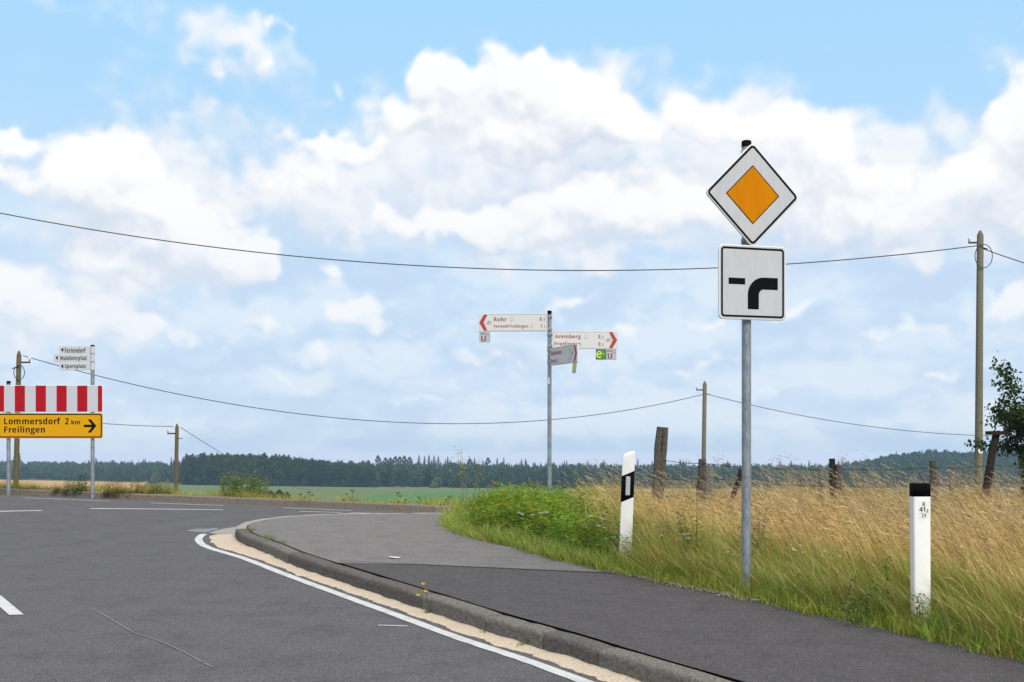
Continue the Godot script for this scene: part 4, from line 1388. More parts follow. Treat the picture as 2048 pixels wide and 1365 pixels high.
func weed_clump(s: int, tall: float, flowers: float, petal: Color, tone: Array) -> ArrayMesh:
	var rng := RandomNumberGenerator.new()
	rng.seed = s
	var st := begin()
	for i in 7:
		var base := Vector3(rng.randf_range(-.13, .13), 0, rng.randf_range(-.13, .13))
		var lean := Vector3(-.08 + rng.randfn() * .14, 0, rng.randfn() * .14)
		var long := tall * rng.randf_range(.65, 1.08)
		st.set_color(Color(tone[0] * .9, tone[1] * .75, tone[2]))
		var top := base + lean * long + Vector3(0, long, 0)
		tube(st, [base, base.lerp(top, .5) + lean * -.1, top], [.0035, .003, .002], 3, false)
		var n := int(long / .035)
		for k in n:
			var t := (k + rng.randf()) / n
			var a := k * 2.4 + rng.randf()
			var v := rng.randf_range(.65, 1.35)
			var yellow := rng.randf() * .3
			weed_leaf(st, base.lerp(top, t), Vector3(cos(a), rng.randf_range(-.15, .5), sin(a)).normalized(), (.125 - .06 * t) * rng.randf_range(.7, 1.25), Color(tone[0] * v * (1.0 + yellow), tone[1] * v, tone[2] * v))
		if rng.randf() < flowers:
			for k in 2:
				flower_head(st, top + Vector3(rng.randfn() * .02, .01 + rng.randf() * .02, rng.randfn() * .02), .020, petal, rng)
		elif flowers > 0.0:
			flower_head(st, top, .018, Color(.13, .17, .04), rng)
	return done(st)

func bush_of(one: ArrayMesh, n: int, spread: float) -> ArrayMesh:   # several stems of a weed grown together
	var st := begin()
	for i in n:
		var a := TAU * i / n
		var s := 1.0 - .12 * (i % 3)
		st.append_from(one, 0, Transform3D(Basis(Vector3.UP, i * 1.9).scaled(Vector3(s, s, s)), Vector3(cos(a), 0, sin(a)) * spread))
	return done(st)

func vetch_mesh(s: int, tall: float) -> ArrayMesh:   # a thin twining stem with paired leaflets
	var rng := RandomNumberGenerator.new()
	rng.seed = s
	var st := begin()
	for i in 8:
		var pts := []
		var p := Vector3(rng.randfn() * .07, 0, rng.randfn() * .03)
		var long := tall * rng.randf_range(.35, 1.0)
		var drift := Vector3(rng.randfn() * .35, 1, rng.randfn() * .1)
		for k in 7:
			pts.append(p)
			p += (drift + Vector3(rng.randfn() * .35, 0, rng.randfn() * .15)).normalized() * long / 7.0
		st.set_color(Color(.055, .075, .025))
		tube(st, pts, [.0018], 3, false)
		for k in range(1, 7):
			for m in 4:
				var a := rng.randf() * TAU
				var dir := Vector3(cos(a), rng.randf_range(-.2, .6), sin(a) * .6).normalized()
				var q: Vector3 = pts[k] + dir * .03
				var v := rng.randf_range(.7, 1.3)
				tree_leaf(st, q, .016, rng, Color(.10 * v, .15 * v, .045 * v))
				tri(st, pts[k], q, pts[k] + Vector3(0, .002, 0))
	return done(st)

func plant(called: String, label: String, category: String, mesh: ArrayMesh, mat: Material, at: Vector3, turn := 0.0, size := 1.0, group := "") -> MeshInstance3D:
	var o := put(called, mesh, mat, null, at)
	o.rotation.y = turn
	o.scale = Vector3.ONE * size
	tag(o, label, category, group)
	return o

func verge_point(x: float, d: float) -> Vector3:
	var p := Vector2(x, d)
	return Vector3(x, verge_height(p, edge_distance(p)), -d)

func make_plants() -> void:
	var rng := RandomNumberGenerator.new()
	rng.seed = 2024
	var dry := [[], [], []]; var dry_t := [[], [], []]
	var mid := [[], []]; var mid_t := [[], []]
	var low := [[], []]; var low_t := [[], []]
	var weed := [[], [], []]; var weed_t := [[], [], []]
	var tall := [[], []]; var tall_t := [[], []]
	var bunch := FastNoiseLite.new()
	bunch.seed = 8
	bunch.frequency = .55
	for n in 30000:
		var p := Vector2(rng.randf_range(-1.2, 11.5), rng.randf_range(5.0, 19.0))
		if p.x > .5 * p.y + 2.0 or not in_verge(p):
			continue
		var away := edge_distance(p)
		var far := p.y > 18.0
		var at := Vector3(p.x, verge_height(p, away) - .015, -p.y)
		var wild := bunch.get_noise_2d(p.x, p.y)
		var size := rng.randf_range(.8, 1.15)
		var turn := rng.randf_range(-.7, .7)
		var v := rng.randf_range(.85, 1.15)
		# the leafy bank on the left, dry grass on the right, short green along the edge
		var bank := (1.0 - ramp(.95, 1.6, p.x - .22 * wild)) * ramp(11.3, 12.4, p.y + wild * .4)
		if rng.randf() < bank:
			if away > .3 and rng.randf() < .44:
				var k := [0, 2, 0, 2, 1][rng.randi() % 5] as int
				var grow := clampf(.28 + away * .55, .28, .66)
				weed[k].append(upright(at, rng.randf() * TAU, size * (.6 + .4 * grow), size * grow * rng.randf_range(.62, 1.28))); weed_t[k].append(Color(v * rng.randf_range(.85, 1.2), v, v * .9))
			elif rng.randf() < .75:
				var k := rng.randi() % 2
				low[k].append(upright(at, rng.randf() * TAU, size, size * rng.randf_range(.7, 1.2) * (1.0 + 1.1 * ramp(.3, 1.2, away)))); low_t[k].append(Color(v, v, v))
			continue
		var gold := ramp(.65, 1.6, away + wild * .7)
		if rng.randf() < gold:
			if rng.randf() < .52:
				var k := rng.randi() % 3
				dry[k].append(upright(at, turn, size, size * (.62 + .22 * wild) * rng.randf_range(.62, 1.28) * (1.0 - .25 * ramp(15.5, 17.5, p.y)))); dry_t[k].append(Color(v, v * (rng.randf_range(.93, 1.05) - .10 * wild), v * rng.randf_range(.85, 1.1)))
			elif rng.randf() < .09 + .10 * wild:
				var k := rng.randi() % 2
				tall[k].append(upright(at, turn, size, size * (.85 + .18 * wild))); tall_t[k].append(Color(v, v * .98, v * rng.randf_range(.9, 1.1)))
		elif away > .16 and rng.randf() < .55:
			var k := rng.randi() % 2
			mid[k].append(upright(at, turn, size, size * clampf(.5 + away * .55, .5, 1.0) * (1.08 + .5 * wild))); mid_t[k].append(Color(v * rng.randf_range(.9, 1.2), v, v))
		elif rng.randf() < .75:
			var k := rng.randi() % 2
			low[k].append(upright(at, rng.randf() * TAU, size, size * rng.randf_range(.6, 1.15))); low_t[k].append(Color(v * rng.randf_range(.9, 1.25), v, v * .9))
	# the edge itself: a thick fringe that hangs over the pavement
	var s := 2.0
	while s < edge_line.length() - 12.0:
		for k in 5:
			var q := edge_line.off(s + rng.randf() * .1, rng.randf_range(-.02, .22))
			if rng.randf() < .78:
				var v := rng.randf_range(.8, 1.15)
				var m := rng.randi() % 2
				low[m].append(upright(Vector3(q.x, verge_height(q, edge_distance(q)) - .02, -q.y), rng.randf() * TAU, rng.randf_range(.5, .95), rng.randf_range(.3, .8))); low_t[m].append(Color(v * rng.randf_range(.95, 1.3), v, v * .85))
		s += .09
	for k in 3:
		tag(many("dry_grass", dry_clump(101 + k), M.straw, dry[k], dry_t[k]), ["tall dry golden grass blown over by the wind", "dry golden grass with pale seed heads before the fence", "golden straw-coloured grass filling the verge behind the marker posts"][k], "grass", "", "stuff")
	for k in 2:
		tag(many("mixed_grass", green_clump(111 + k, .60, 48, .38 + .15 * k), M.green, mid[k], mid_t[k]), ["half-dry grass between the green edge and the golden stand", "yellowing grass round the foot of the kilometre post"][k], "grass", "", "stuff")
		tag(many("green_grass", green_clump(121 + k, .24, 46, .10), M.green, low[k], low_t[k]), ["short green grass along the pavement edge", "fresh green grass tufts fringing the verge"][k], "grass", "", "stuff")
	for k in 2:
		tag(many("tall_grass_stalks", tall_stems(105 + k), M.straw, tall[k], tall_t[k]), ["long bowing grass stalks standing above the golden grass", "loose pale-headed stalks scattered through the golden grass"][k], "grass", "", "stuff")
	var gold := Color(.60, .42, .01)
	tag(many("leafy_weeds", weed_clump(131, .60, .0, gold, [.16, .32, .032]), M.green, weed[0], weed_t[0]), "lush green leafy weeds on the bank before the cycle signpost", "weeds", "", "stuff")
	tag(many("flowering_weeds", weed_clump(132, .68, .10, gold, [.17, .30, .038]), M.green, weed[1], weed_t[1]), "green weeds with small yellow flower heads on the bank", "weeds", "", "stuff")
	tag(many("budding_weeds", weed_clump(133, .56, .0, gold, [.18, .31, .038]), M.green, weed[2], weed_t[2]), "yellow-green weeds in bud spread over the bank", "weeds", "", "stuff")
	# far roadside: grass fringe and weeds behind the far kerb
	var fringe := []; var fringe_t := []
	for n in 2600:
		var q := far_line.off(rng.randf_range(10.0, far_line.length() - 10.0), -rng.randf_range(.2, 2.6))
		var near := far_line.at(far_line.nearest(q))
		var out := q.distance_to(near)
		var thin := bunch.get_noise_2d(q.x * .8, 40.0) + .15
		if rng.randf() > .75 + thin:
			continue
		var v := rng.randf_range(.8, 1.15)
		fringe.append(upright(Vector3(q.x, road_height(near.x, near.y) + lerpf(.09, -.15, ramp(.6, 1.8, out)), -q.y), rng.randf() * TAU, rng.randf_range(.8, 1.3), rng.randf_range(.25, .75) * (1.0 + thin))); fringe_t.append(Color(v * rng.randf_range(.95, 1.4), v, v * .9))
	tag(many("roadside_grass", green_clump(141, .34, 40, .25), M.green, fringe, fringe_t), "thin grass fringe behind the far kerb", "grass", "", "stuff")
	make_single_plants()

func behind_kerb(x: float, d: float, sink := .0) -> Vector3:
	var q := far_line.at(far_line.nearest(Vector2(x, d)))
	return Vector3(x, road_height(q.x, q.y) + .06 - sink, -d)

const ORDER := ["first", "second", "third", "fourth", "fifth", "sixth", "seventh", "eighth", "ninth", "tenth", "eleventh"]

func make_single_plants() -> void:
	var gold := Color(.62, .42, .01)
	var big := bush_of(weed_clump(151, .62, .55, gold, [.13, .24, .03]), 6, .17)
	for v in [[-5.62, 24.9, .80, "green bush with yellow flowers behind the far kerb, left part"], [-5.32, 24.9, .86, "yellow-flowered green bush behind the far kerb, middle part"], [-5.02, 24.8, .76, "green bush with yellow flowers behind the far kerb, right part"]]:
		plant("ragwort_bush", v[3], "bush", big, M.green, behind_kerb(v[0], v[1]), v[0] * 7.0, v[2], "yellow flowering bushes behind the far kerb")
	var dock := bush_of(weed_clump(152, .52, .0, gold, [.19, .17, .04]), 3, .1)
	for i in 8:
		plant("dock_plant", ORDER[i] + " reddish dock from the left, right of the direction sign post", "weed", dock, M.green, behind_kerb(-8.05 + .16 * i + .05 * sin(i * 3.0), 25.0), i * 1.3, .62 + .16 * sin(i * 2.1 + 1.0), "reddish docks behind the far kerb")
	var shrub := bush_of(weed_clump(153, .55, .2, gold, [.07, .12, .032]), 4, .12)
	for v in [[-8.75, 25.3, 1.05, "dark shrub just beside the three-fingered sign post"], [-9.0, 25.35, .85, "dark low shrub with yellow flowers under the yellow sign"], [-9.25, 25.4, .55, "smallest dark shrub under the yellow sign"]]:
		plant("dark_shrub", v[3], "shrub", shrub, M.green, behind_kerb(v[0], v[1]), v[0] * 5.0, v[2] * .72, "dark shrubs by the direction sign")
	# dry umbels above the far kerb
	var rng := RandomNumberGenerator.new()
	rng.seed = 160
	var st := begin()
	st.set_color(Color(.10, .075, .04))
	tube(st, [Vector3.ZERO, Vector3(-.02, .2, 0), Vector3(-.03, .38, 0)], [.005, .004, .003], 4, false)
	for k in 7:
		var a := TAU * k / 7.0
		tube(st, [Vector3(-.03, .36, 0), Vector3(-.03 + cos(a) * .05, .42, sin(a) * .05)], [.003, .006], 3, true)
	tube(st, [Vector3(-.015, .18, 0), Vector3(.08, .32, .02)], [.003, .002], 3, false)
	for k in 5:
		var a := TAU * k / 5.0
		tube(st, [Vector3(.08, .31, .02), Vector3(.08 + cos(a) * .035, .35, .02 + sin(a) * .035)], [.003, .005], 3, true)
	var umbel := done(st)
	for i in 11:
		var x: float = [-4.0, -3.85, -3.2, -3.05, -2.3, -2.15, -2.0, -1.75, -1.2, -.75, -.55][i]
		plant("dry_umbel", ORDER[i] + " brown dry umbel from the left along the far kerb", "weed", umbel, M.needles, behind_kerb(x, 23.75 - .02 * i, .12), i * 1.1, .75 + .25 * sin(i * 2.7), "dry umbels along the far kerb")
	# plants in the near verge
	var ragwort := weed_clump(154, .62, 1.0, Color(.58, .36, .01), [.085, .12, .025])
	plant("ragwort", "ragwort with orange-yellow heads in the dry grass before the sign post", "flower", ragwort, M.green, verge_point(1.72, 11.6), 1.0, .92)
	plant("ragwort", "small yellow ragwort low behind the delineator post", "flower", ragwort, M.green, verge_point(1.25, 12.9), 2.0, .7)
	st = begin()
	rng.seed = 170
	for k in 5:
		var p := Vector3(rng.randfn() * .05, 0, rng.randfn() * .04)
		var top := p + Vector3(-.08 + rng.randfn() * .06, rng.randf_range(.75, 1.08), rng.randfn() * .05)
		st.set_color(Color(.16, .17, .05))
		tube(st, [p, p.lerp(top, .5) + Vector3(.03, 0, 0), top], [.003, .0025, .002], 3, false)
		for m in 3:
			flower_head(st, top + Vector3(rng.randfn() * .06, -.05 * m, rng.randfn() * .03), .024, Color(.66, .46, .02), rng)
	var hawk := done(st)
	plant("tall_hawkweed", "tall thin yellow flowers at the tip of the weed bank", "flower", hawk, M.green, verge_point(-.66, 16.6), 0.4, .98)
	plant("tall_hawkweed", "thin yellow flowers just behind the tip of the weed bank", "flower", hawk, M.green, verge_point(-.5, 17.2), 2.4, .85)
	var violet := weed_clump(155, .62, 1.0, Color(.30, .15, .36), [.16, .14, .10])
	for v in [[1.55, 12.3, .8, "pale purple thistle between delineator post and sign post"], [2.15, 11.2, 1.0, "purple thistle beside the priority sign post"], [3.9, 13.4, .95, "purple thistle in the golden grass below the paired fence posts"]]:
		plant("thistle", v[3], "flower", violet, M.green, verge_point(v[0], v[1]), v[0], v[2])
	st = begin()
	rng.seed = 180
	for k in 4:
		var p := Vector3(rng.randfn() * .06, 0, rng.randfn() * .05)
		var top := p + Vector3(rng.randfn() * .07, rng.randf_range(.28, .42), rng.randfn() * .05)
		st.set_color(Color(.10, .14, .04))
		tube(st, [p, top], [.0025, .002], 3, false)
		flower_head(st, top, .022, Color(.70, .70, .66), rng)
	var yarrow := done(st)
	var y := 0
	for v in [[.15, 14.2], [.35, 13.4], [.45, 13.6], [.72, 13.2], [.85, 12.9], [.95, 12.7], [1.0, 12.2], [1.35, 11.7], [1.52, 11.3], [1.9, 10.9], [2.4, 10.3]]:
		plant("yarrow", "white yarrow in the verge grass, " + ORDER[y] + " from the leafy bank along the pavement", "flower", yarrow, M.green, verge_point(v[0], v[1]), y * 1.2, .85 + .2 * sin(y * 1.9), "white yarrows in the verge")
		y += 1
	plant("vetch", "thin vetch climbing the foot of the delineator post", "climbing plant", vetch_mesh(191, .42), M.leaf, verge_point(1.10, 12.02))
	plant("vetch", "small-leaved vetch in front of the kilometre post", "climbing plant", vetch_mesh(192, .34), M.leaf, verge_point(2.83, 8.42))
	plant("vetch", "sprawling vetch between sign post and kilometre post", "climbing plant", vetch_mesh(193, .5), M.leaf, verge_point(2.45, 8.75), .8, 1.2)
	# kerb weeds
	st = begin()
	rng.seed = 200
	for k in 26:
		var v := rng.randf_range(.7, 1.2)
		blade(st, Vector3(rng.randfn() * .015, 0, rng.randfn() * .012), Vector3(rng.randfn() * .5, 0, rng.randfn() * .3 + .2), rng.randf_range(.05, .12), .006, .6, Color(.11 * v, .17 * v, .03 * v), rng.randf() * PI)
	for e in [[-.035, .255], [-.015, .195], [-.075, .165]]:
		var top := Vector3(e[0], e[1], .03)
		st.set_color(Color(.14, .16, .05))
		tube(st, [Vector3.ZERO, Vector3(e[0] * .4, e[1] * .6, .02), top], [.0022, .002, .0015], 3, false)
		for k in 10:
			var a := TAU * k / 10.0
			st.set_color(Color(.66, .46, .012))
			tri(st, top, top + Vector3(cos(a) * .017, sin(a) * .010 + .004, .012), top + Vector3(cos(a + .6) * .017, sin(a + .6) * .010 + .004, .012))
	var kerb_flower := done(st)
	var at := kerb_line.off(kerb_line.nearest(Vector2(-.66, 10.1)), -.02)
	plant("kerb_hawkbit", "tuft with three yellow flowers growing at the foot of the kerb", "flower", kerb_flower, M.green, on_road(at, .0))
	st = begin()
	rng.seed = 210
	for k in 34:
		var v := rng.randf_range(.7, 1.2)
		blade(st, Vector3(rng.randfn() * .035, 0, rng.randfn() * .02), Vector3(rng.randfn() * .6, 0, rng.randfn() * .5), rng.randf_range(.03, .085), .005, .6, Color(.13 * v, .17 * v, .04 * v), rng.randf() * PI)
	var tuft := done(st)
	for v in [[-.18, 9.2, -.02, "small grass tuft at the foot of the kerb right of the yellow flowers"], [.10, 8.74, -.02, "grass tuft in the sand nearest the camera at the kerb foot"], [-2.75, 14.2, .17, "grass tuft behind the kerb, first from the yellow flowers"], [-2.98, 14.65, .17, "wide grass tuft on the kerb joint of the nose"], [-3.08, 14.85, .18, "grass tuft merging with the wide one on the nose"], [-3.42, 15.75, .19, "grass tuft at the tip of the pavement nose"], [-3.2, 15.1, -.03, "low tuft in the sand at the foot of the nose"]]:
		var q := kerb_line.off(kerb_line.nearest(Vector2(v[0], v[1])), v[2])
		plant("kerb_tuft", v[3], "grass tuft", tuft, M.green, on_road(q, .12 if v[2] > 0.0 else .005), v[0] * 9.0, 1.25 if v[2] > 0.0 else .9)
	# loose gravel between pavement and grass
	st = begin()
	rng.seed = 220
	for k in 8:
		var a := TAU * k / 8.0
		var b := TAU * (k + 1) / 8.0
		tri(st, Vector3(0, .5, 0), Vector3(cos(b) * .9, .1, sin(b) * .7), Vector3(cos(a) * .9, .1, sin(a) * .7))
		quad(st, Vector3(cos(a) * .9, .1, sin(a) * .7), Vector3(cos(b) * .9, .1, sin(b) * .7), Vector3(cos(b) * .7, -.3, sin(b) * .6), Vector3(cos(a) * .7, -.3, sin(a) * .6))
	var pebble := done(st)
	var stones := []; var stones_t := []
	for n in 1100:
		var s := rng.randf_range(edge_line.nearest(Vector2(1.95, 9.8)), edge_line.nearest(Vector2(.95, 11.7)))
		var q := edge_line.off(s, -absf(rng.randfn()) * .06 + .04)
		var size := rng.randf_range(.005, .015)
		stones.append(Transform3D(Basis.from_euler(Vector3(rng.randfn() * .4, rng.randf() * TAU, rng.randfn() * .4)).scaled(Vector3(size, size * .8, size)), on_road(q, .158 + size * .2)))
		var v := rng.randf_range(.7, 1.3)
		stones_t.append(Color(.27 * v, .25 * v, .225 * v))
	var grit := paint(1, 1, 1, .95)
	grit.vertex_color_use_as_albedo = true
	tag(many("loose_gravel", pebble, grit, stones, stones_t), "loose grey gravel along the edge of the newer pavement", "gravel", "", "stuff")
# ---------------------------------------------------------------- sky
# Cumulus in degrees: azimuth (right of straight ahead), elevation, half width, half height, thickness
const CLOUDS := [
	# tall cloud on the left, its shoulder running down to the right
	[-17.8, 12.7, 1.4, 1.1, .9], [-18.8, 11.3, 2.4, 1.4, .95], [-16.5, 10.7, 2.2, 1.6, 1.0], [-14.2, 9.2, 2.3, 1.6, 1.0], [-12.6, 8.2, 1.7, 1.3, .8], [-16.8, 8.6, 3.0, 1.4, .9], [-21.8, 13.0, 1.4, .6, .75], [-23.0, 11.5, 2.0, 1.2, .6],
	# low bank beneath it
	[-22.0, 6.6, 2.8, 1.2, .9], [-18.6, 5.9, 3.0, 1.0, .8], [-15.8, 5.3, 1.6, .7, .55],
	# torn wisps high up
	[-14.3, 16.8, 2.0, .8, .35], [-12.2, 17.8, 1.4, .9, .31], [-10.3, 18.4, .7, .7, .5], [-11.2, 16.9, 1.2, .8, .34], [-7.7, 16.4, .55, .7, .32], [-15.4, 18.8, 1.2, .6, .2], [-22.5, 20.2, 1.2, .8, .25],
	# great cloud in the middle
	[-2.7, 16.5, 1.4, 1.2, .9], [0.4, 16.4, 2.2, 1.2, .9], [3.2, 15.5, 1.8, 1.2, .9], [-4.2, 14.9, 2.0, .9, .75], [0.5, 14.2, 4.0, 1.4, .95], [5.2, 14.5, 2.0, 1.1, .8], [8.0, 14.8, 1.1, 1.0, .85], [9.2, 14.2, 1.1, .8, .7],
	[-8.9, 13.9, 1.9, .8, .75], [-6.2, 13.5, 1.9, .6, .6], [-9.5, 12.0, 2.6, 1.2, .5], [-6.0, 10.4, 2.6, .9, .5], [-2.5, 10.6, 2.4, .9, .75], [1.5, 11.0, 3.0, 1.0, .85], [4.6, 11.2, 2.8, 1.3, .9], [8.0, 11.0, 2.6, 1.2, .75], [1.0, 9.7, 4.2, .7, .55],
	# right hand bank
	[12.2, 14.2, 2.2, 1.3, .9], [14.2, 12.9, 2.0, 1.2, .8], [11.5, 12.0, 2.6, 1.4, .8], [16.4, 12.0, 1.8, 1.0, .6], [13.5, 10.4, 3.2, 1.2, .7], [17.5, 10.2, 2.2, 1.2, .6], [22.6, 13.6, 1.9, 2.4, 1.0], [20.4, 11.6, 2.0, 1.6, .9], [22.5, 10.2, 2.4, 1.6, .8], [25.5, 12.5, 3.0, 3.2, 1.0], [22.2, 6.2, 1.6, 1.0, .6], [17.2, 8.6, 1.6, .7, .4],
	# small bright puffs in the haze
	[-11.0, 5.8, 1.3, .5, .5], [2.5, 6.6, 1.7, .5, .5], [5.5, 5.6, 1.3, .42, .45], [9.5, 6.0, 1.7, .5, .5], [13.0, 6.6, 1.9, .55, .55], [17.0, 5.5, 1.5, .45, .5], [-1.0, 4.0, 1.9, .42, .47], [8.5, 3.9, 2.1, .42, .47], [-10.0, 3.0, 1.9, .36, .43], [12.0, 2.6, 2.1, .34, .43], [3.0, 2.2, 2.3, .32, .43], [-4.0, 2.4, 1.7, .32, .43], [19.0, 3.2, 1.7, .42, .47],
	[-8.3, 7.8, .8, .5, .6], [-7.2, 6.6, 1.5, .65, .8], [-5.6, 5.8, .9, .5, .5], [-3.0, 6.0, .6, .35, .3], [7.0, 7.4, .6, .4, .3], [-8.6, 4.4, 1.5, .6, .35], [-13.0, 4.2, .8, .6, .3], [5.8, 4.4, 1.1, .5, .2], [14.6, 3.0, .8, .4, .25], [-5.2, 4.6, 1.2, .4, .25],
]
# broad soft sheets between and behind them
const SHEETS := [
	[-8.5, 11.6, 4.5, 2.0, .80], [-3.0, 12.6, 4.5, 2.2, .85], [1.0, 13.6, 6.0, 3.0, .9], [8.0, 13.0, 6.0, 3.0, .9], [14.5, 11.6, 5.5, 2.4, .9], [21.5, 11.0, 4.5, 3.4, .9], [-17.0, 11.0, 5.0, 3.2, .85], [-20.5, 6.6, 5.5, 1.6, .75], [-13.4, 17.0, 3.4, 1.5, .62], [-11.0, 18.3, 1.5, 1.0, .6], [-21.5, 19.6, 3.0, 1.2, .30], [3.5, 9.4, 9.0, 1.5, .6], [-6.5, 14.6, 3.0, .9, .40], [-15.0, 14.2, 3.2, .9, .35], [17.5, 9.0, 5.0, 1.2, .55], [-9.0, 9.6, 3.0, 1.2, .5], [-18.0, 18.5, 3.0, .7, .22],
]
const GRID := 0.3
var sky_cover := PackedFloat32Array()
var sky_sheet := PackedFloat32Array()
var sky_wide := int(360.0 / GRID)
var sky_tall := int(90.0 / GRID)
var sky_noise: Array[FastNoiseLite] = []

func splat_cloud(c: Array, cover: PackedFloat32Array) -> void:
	var reach := 1.7
	for j in range(int((c[1] - c[3] * reach) / GRID), int((c[1] + c[3] * reach) / GRID) + 2):
		if j < 0 or j >= sky_tall:
			continue
		for i in range(int(floor((c[0] - c[2] * reach) / GRID)), int((c[0] + c[2] * reach) / GRID) + 2):
			var dx: float = (i * GRID - c[0]) / c[2]
			var dy: float = (j * GRID - c[1]) / c[3]
			if dy < 0.0:
				dy *= 1.25
			var v: float = c[4] * exp(-1.1 * (dx * dx + dy * dy))
			var k: int = j * sky_wide + posmod(i, sky_wide)
			cover[k] = 1.0 - (1.0 - cover[k]) * (1.0 - minf(v, .97))

func cloud_at(cover: PackedFloat32Array, az: float, el: float) -> float:
	var x: float = az / GRID
	var y: float = clampf(el / GRID, 0.0, sky_tall - 1.001)
	var i := int(floor(x))
	var j := int(y)
	var fx := x - i
	var fy := y - j
	var a: int = posmod(i, sky_wide)
	var b: int = posmod(i + 1, sky_wide)
	var r := j * sky_wide
	var t: int = mini(j + 1, sky_tall - 1) * sky_wide
	return lerpf(lerpf(cover[r + a], cover[r + b], fx), lerpf(cover[t + a], cover[t + b], fx), fy)

func make_noise(f: float, octaves: int, s: int, kind := FastNoiseLite.FRACTAL_FBM) -> FastNoiseLite:
	var n := FastNoiseLite.new()
	n.noise_type = FastNoiseLite.TYPE_SIMPLEX_SMOOTH
	n.seed = s
	n.frequency = f
	n.fractal_type = kind
	n.fractal_octaves = octaves
	n.fractal_gain = .52
	return n

# one block of sky: azimuth from az0, elevation from el1 down, in steps of one pixel
func sky_block(az0: float, el1: float, step: float, w: int, h: int) -> PackedFloat32Array:
	var thick := PackedFloat32Array()
	thick.resize(w * h)
	var veil := PackedFloat32Array()
	veil.resize(w * h)
	var sheet := PackedFloat32Array()
	sheet.resize(w * h)
	for j in h:
		var el: float = el1 - (j + .5) * step
		var cy := sin(deg_to_rad(el)) * 57.3
		var ring := cos(deg_to_rad(el)) * 57.3
		for i in w:
			var az: float = az0 + (i + .5) * step
			var x := sin(deg_to_rad(az)) * ring
			var z := cos(deg_to_rad(az)) * ring
			if el < -1.0:
				continue
			var wx := sky_noise[0].get_noise_3d(x, cy, z)
			var wy := sky_noise[1].get_noise_3d(x, cy, z)
			var c := cloud_at(sky_cover, az + wx * 1.4, el + wy * 1.0)
			var lump := sky_noise[2].get_noise_3d(x + wx * .5, cy + wy * .5, z)
			var fine := sky_noise[3].get_noise_3d(x, cy, z)
			var t := c * 1.25 - .34
			if c > .03:
				t += (absf(lump) * 1.5 - .30) * .36 + fine * .11
			thick[j * w + i] = t
			var soft := sky_noise[4].get_noise_3d(x + wx, cy * 3.3 + wy * 2.0, z)
			veil[j * w + i] = soft + .28 * fine
			sheet[j * w + i] = cloud_at(sky_sheet, az + wx * 3.4, el + wy * 2.0) + .22 * soft + .12 * fine + .14 * lump
	var out := PackedFloat32Array()
	out.resize(w * h * 3)
	var d1 := maxi(1, int(round(.22 / step)))
	var d2 := maxi(1, int(round(.8 / step)))
	var d3 := maxi(1, int(round(2.0 / step)))
	for j in h:
		var el: float = el1 - (j + .5) * step
		var up := clampf(el / 22.0, 0.0, 1.0)
		var high := clampf((el - 22.0) / 68.0, 0.0, 1.0)
		var air := Color(.66, .80, .965).lerp(Color(.375, .695, 1.0), pow(up, .75)).lerp(Color(.20, .46, .88), high)
		var low := clampf(1.0 - (el - 7.5) / 8.0, 0.0, 1.0)
		var far_air := clampf(1.0 - el / 12.0, 0.0, 1.0)
		for i in w:
			var k := j * w + i
			var c := air
			# thin layered cloud low over the land
			var v := veil[k]
			var band := clampf((v + .40) / .75, 0.0, 1.0)
			band = band * band * (3.0 - 2.0 * band)
			c = c.lerp(Color(.60, .72, .90).lerp(Color(.85, .905, .965), band), low * (.45 + .35 * absf(band - .5)))
			# soft sheets, thicker ones greyer underneath
			var s := sheet[k]
			var sa := clampf((s - .12) / .55, 0.0, 1.0)
			sa = sa * sa * (3.0 - 2.0 * sa)
			var rise := clampf((s - sheet[maxi(j - d3, 0) * w + i]) * 1.1 + (s - sheet[maxi(j - d1, 0) * w + mini(i + d1, w - 1)]) * .9 + .55, 0.0, 1.0)
			var soft := Color(.64, .74, .895).lerp(Color(.955, .965, .985), rise)
			c = c.lerp(soft.lerp(Color(.76, .84, .955), far_air * .5), sa * .88)
			# heaped clouds
			var t := thick[k]
			var a := clampf((t + .06) / .33, 0.0, 1.0)
			a = a * a * (3.0 - 2.0 * a)
			if a > 0.0:
				var e1 := thick[maxi(j - d1, 0) * w + mini(i + d1 / 2, w - 1)]
				var e2 := thick[maxi(j - d2, 0) * w + mini(i + d2 / 2, w - 1)]
				var e3 := thick[maxi(j - d3, 0) * w + i]
				var lit := .50 + .14 * clampf(v, -.6, .6) + .40 * clampf(t - e1, -.4, .5) + .44 * clampf(t - e2, -.6, .6) + .50 * clampf(t - e3, -.9, .9)
				lit = clampf(lit + .10 * clampf(1.0 - t, 0.0, 1.0), 0.0, 1.0)
				lit = lit * lit * (3.0 - 2.0 * lit)
				var cloud := Color(.69, .76, .875).lerp(Color(1.02, 1.015, 1.01), lit)
				c = c.lerp(cloud.lerp(Color(.76, .84, .955), far_air * .5), a * (.95 - .25 * far_air))
			out[k * 3] = c.r
			out[k * 3 + 1] = c.g
			out[k * 3 + 2] = c.b
	return out

func block_image(az0: float, el1: float, step: float, w: int, h: int) -> Image:
	return Image.create_from_data(w, h, false, Image.FORMAT_RGBF, sky_block(az0, el1, step, w, h).to_byte_array())

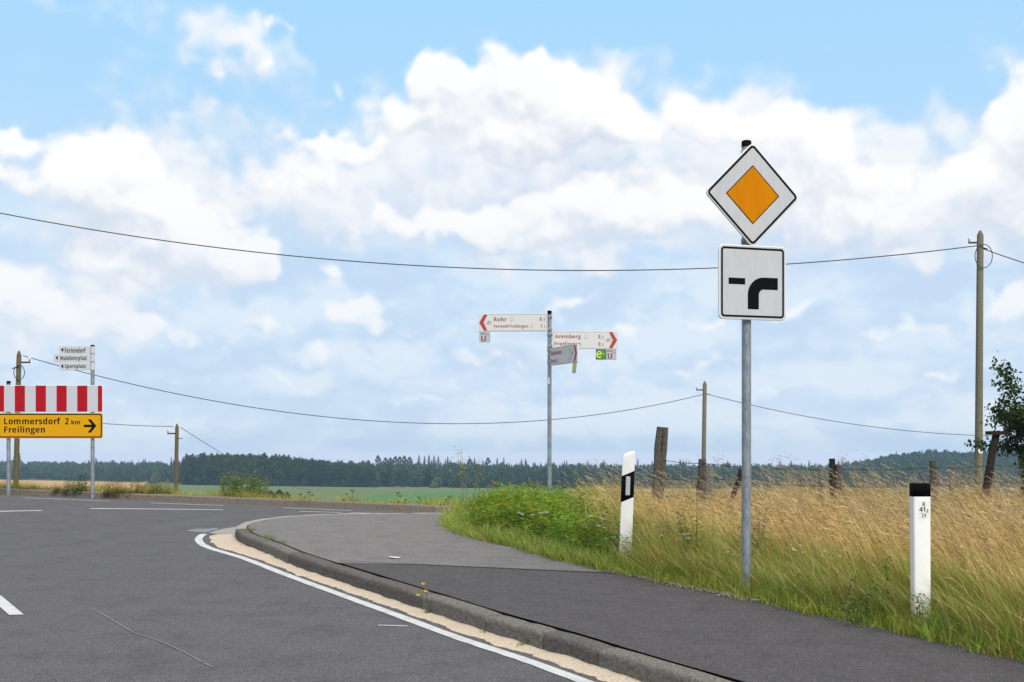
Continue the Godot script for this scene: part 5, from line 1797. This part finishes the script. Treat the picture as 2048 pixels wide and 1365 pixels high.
func make_sky() -> PanoramaSkyMaterial:
	sky_cover.resize(sky_wide * sky_tall)
	sky_sheet.resize(sky_wide * sky_tall)
	for c in CLOUDS:
		splat_cloud(c, sky_cover)
	for c in SHEETS:
		splat_cloud(c, sky_sheet)
	var rng := RandomNumberGenerator.new()
	rng.seed = 77
	for n in 260:   # the same kind of sky goes on all round
		var az := rng.randf_range(-180, 180)
		var el := pow(rng.randf(), 1.3) * 75.0 + 4.0
		var size := rng.randf_range(1.5, 4.0) * (1.0 + el / 26.0)
		if absf(az) < 30.0 and el < 27.0 + size:
			continue
		for p in 4:
			splat_cloud([az + rng.randf_range(-1, 1) * size, el + rng.randf_range(-.3, .4) * size, size * rng.randf_range(.5, .9), size * rng.randf_range(.35, .6), rng.randf_range(.5, 1.0)], sky_cover)
		splat_cloud([az, el - size * .1, size * 1.6, size * .8, rng.randf_range(.4, .9)], sky_sheet)
	sky_noise = [make_noise(.28, 3, 5), make_noise(.30, 3, 6), make_noise(.34, 5, 12), make_noise(.8, 4, 9), make_noise(.13, 4, 31)]
	var whole := block_image(-180.0, 90.0, 360.0 / 1024.0, 1024, 512)
	whole.resize(4096, 2048, Image.INTERPOLATE_CUBIC)
	var step := 360.0 / 4096.0
	var front := block_image(-296 * step, 280 * step, step, 592, 288)
	var left := Image.create(4096, 2048, false, Image.FORMAT_RGBF)   # straight ahead lies at the edge of a panorama
	left.blit_rect(whole, Rect2i(2048, 0, 2048, 2048), Vector2i(0, 0))
	left.blit_rect(whole, Rect2i(0, 0, 2048, 2048), Vector2i(2048, 0))
	left.blit_rect(front, Rect2i(296, 0, 296, 288), Vector2i(0, 1024 - 280))
	left.blit_rect(front, Rect2i(0, 0, 296, 288), Vector2i(4096 - 296, 1024 - 280))
	var m := PanoramaSkyMaterial.new()
	m.panorama = ImageTexture.create_from_image(left)
	return m

# ---------------------------------------------------------------- the scene
func _ready() -> void:
	var cam := Camera3D.new()
	cam.name = "camera"
	cam.position = Vector3(0, EYE, 0)
	cam.projection = Camera3D.PROJECTION_FRUSTUM
	cam.near = .1
	cam.far = 6000.0
	cam.size = .1 * .546
	cam.frustum_offset = Vector2(0, .1 * .089)
	cam.current = true
	add_child(cam)
	var e := Environment.new()
	e.background_mode = Environment.BG_SKY
	e.sky = Sky.new()
	e.sky.sky_material = make_sky()
	e.tonemap_mode = Environment.TONE_MAPPER_LINEAR
	e.tonemap_exposure = 1.0
	e.sdfgi_enabled = true
	e.ssao_enabled = true
	e.ssil_enabled = true
	e.fog_enabled = FOG > 0.0
	e.fog_light_color = Color(.72, .88, 1.0)
	e.fog_density = FOG
	var w := WorldEnvironment.new()
	w.name = "world"
	w.environment = e
	add_child(w)
	var sun := DirectionalLight3D.new()   # behind thin cloud, high to the right of the camera and a little behind it
	sun.name = "sun"
	sun.light_energy = 1.15
	sun.light_color = Color(1.0, .965, .91)
	sun.light_angular_distance = 25.0
	sun.shadow_enabled = true
	add_child(sun)
	sun.look_at_from_position(Vector3(.42, .8, .75) * 10.0, Vector3.ZERO)
	ripple.seed = 3
	ripple.frequency = .02
	make_materials()
	make_lines()
	make_ground()
	make_far()
	make_tree()
	make_priority_sign()
	make_cycle_signpost()
	make_direction_sign()
	make_marker_posts()
	make_poles()
	make_fence()
	make_plants()
const FOG := .00025
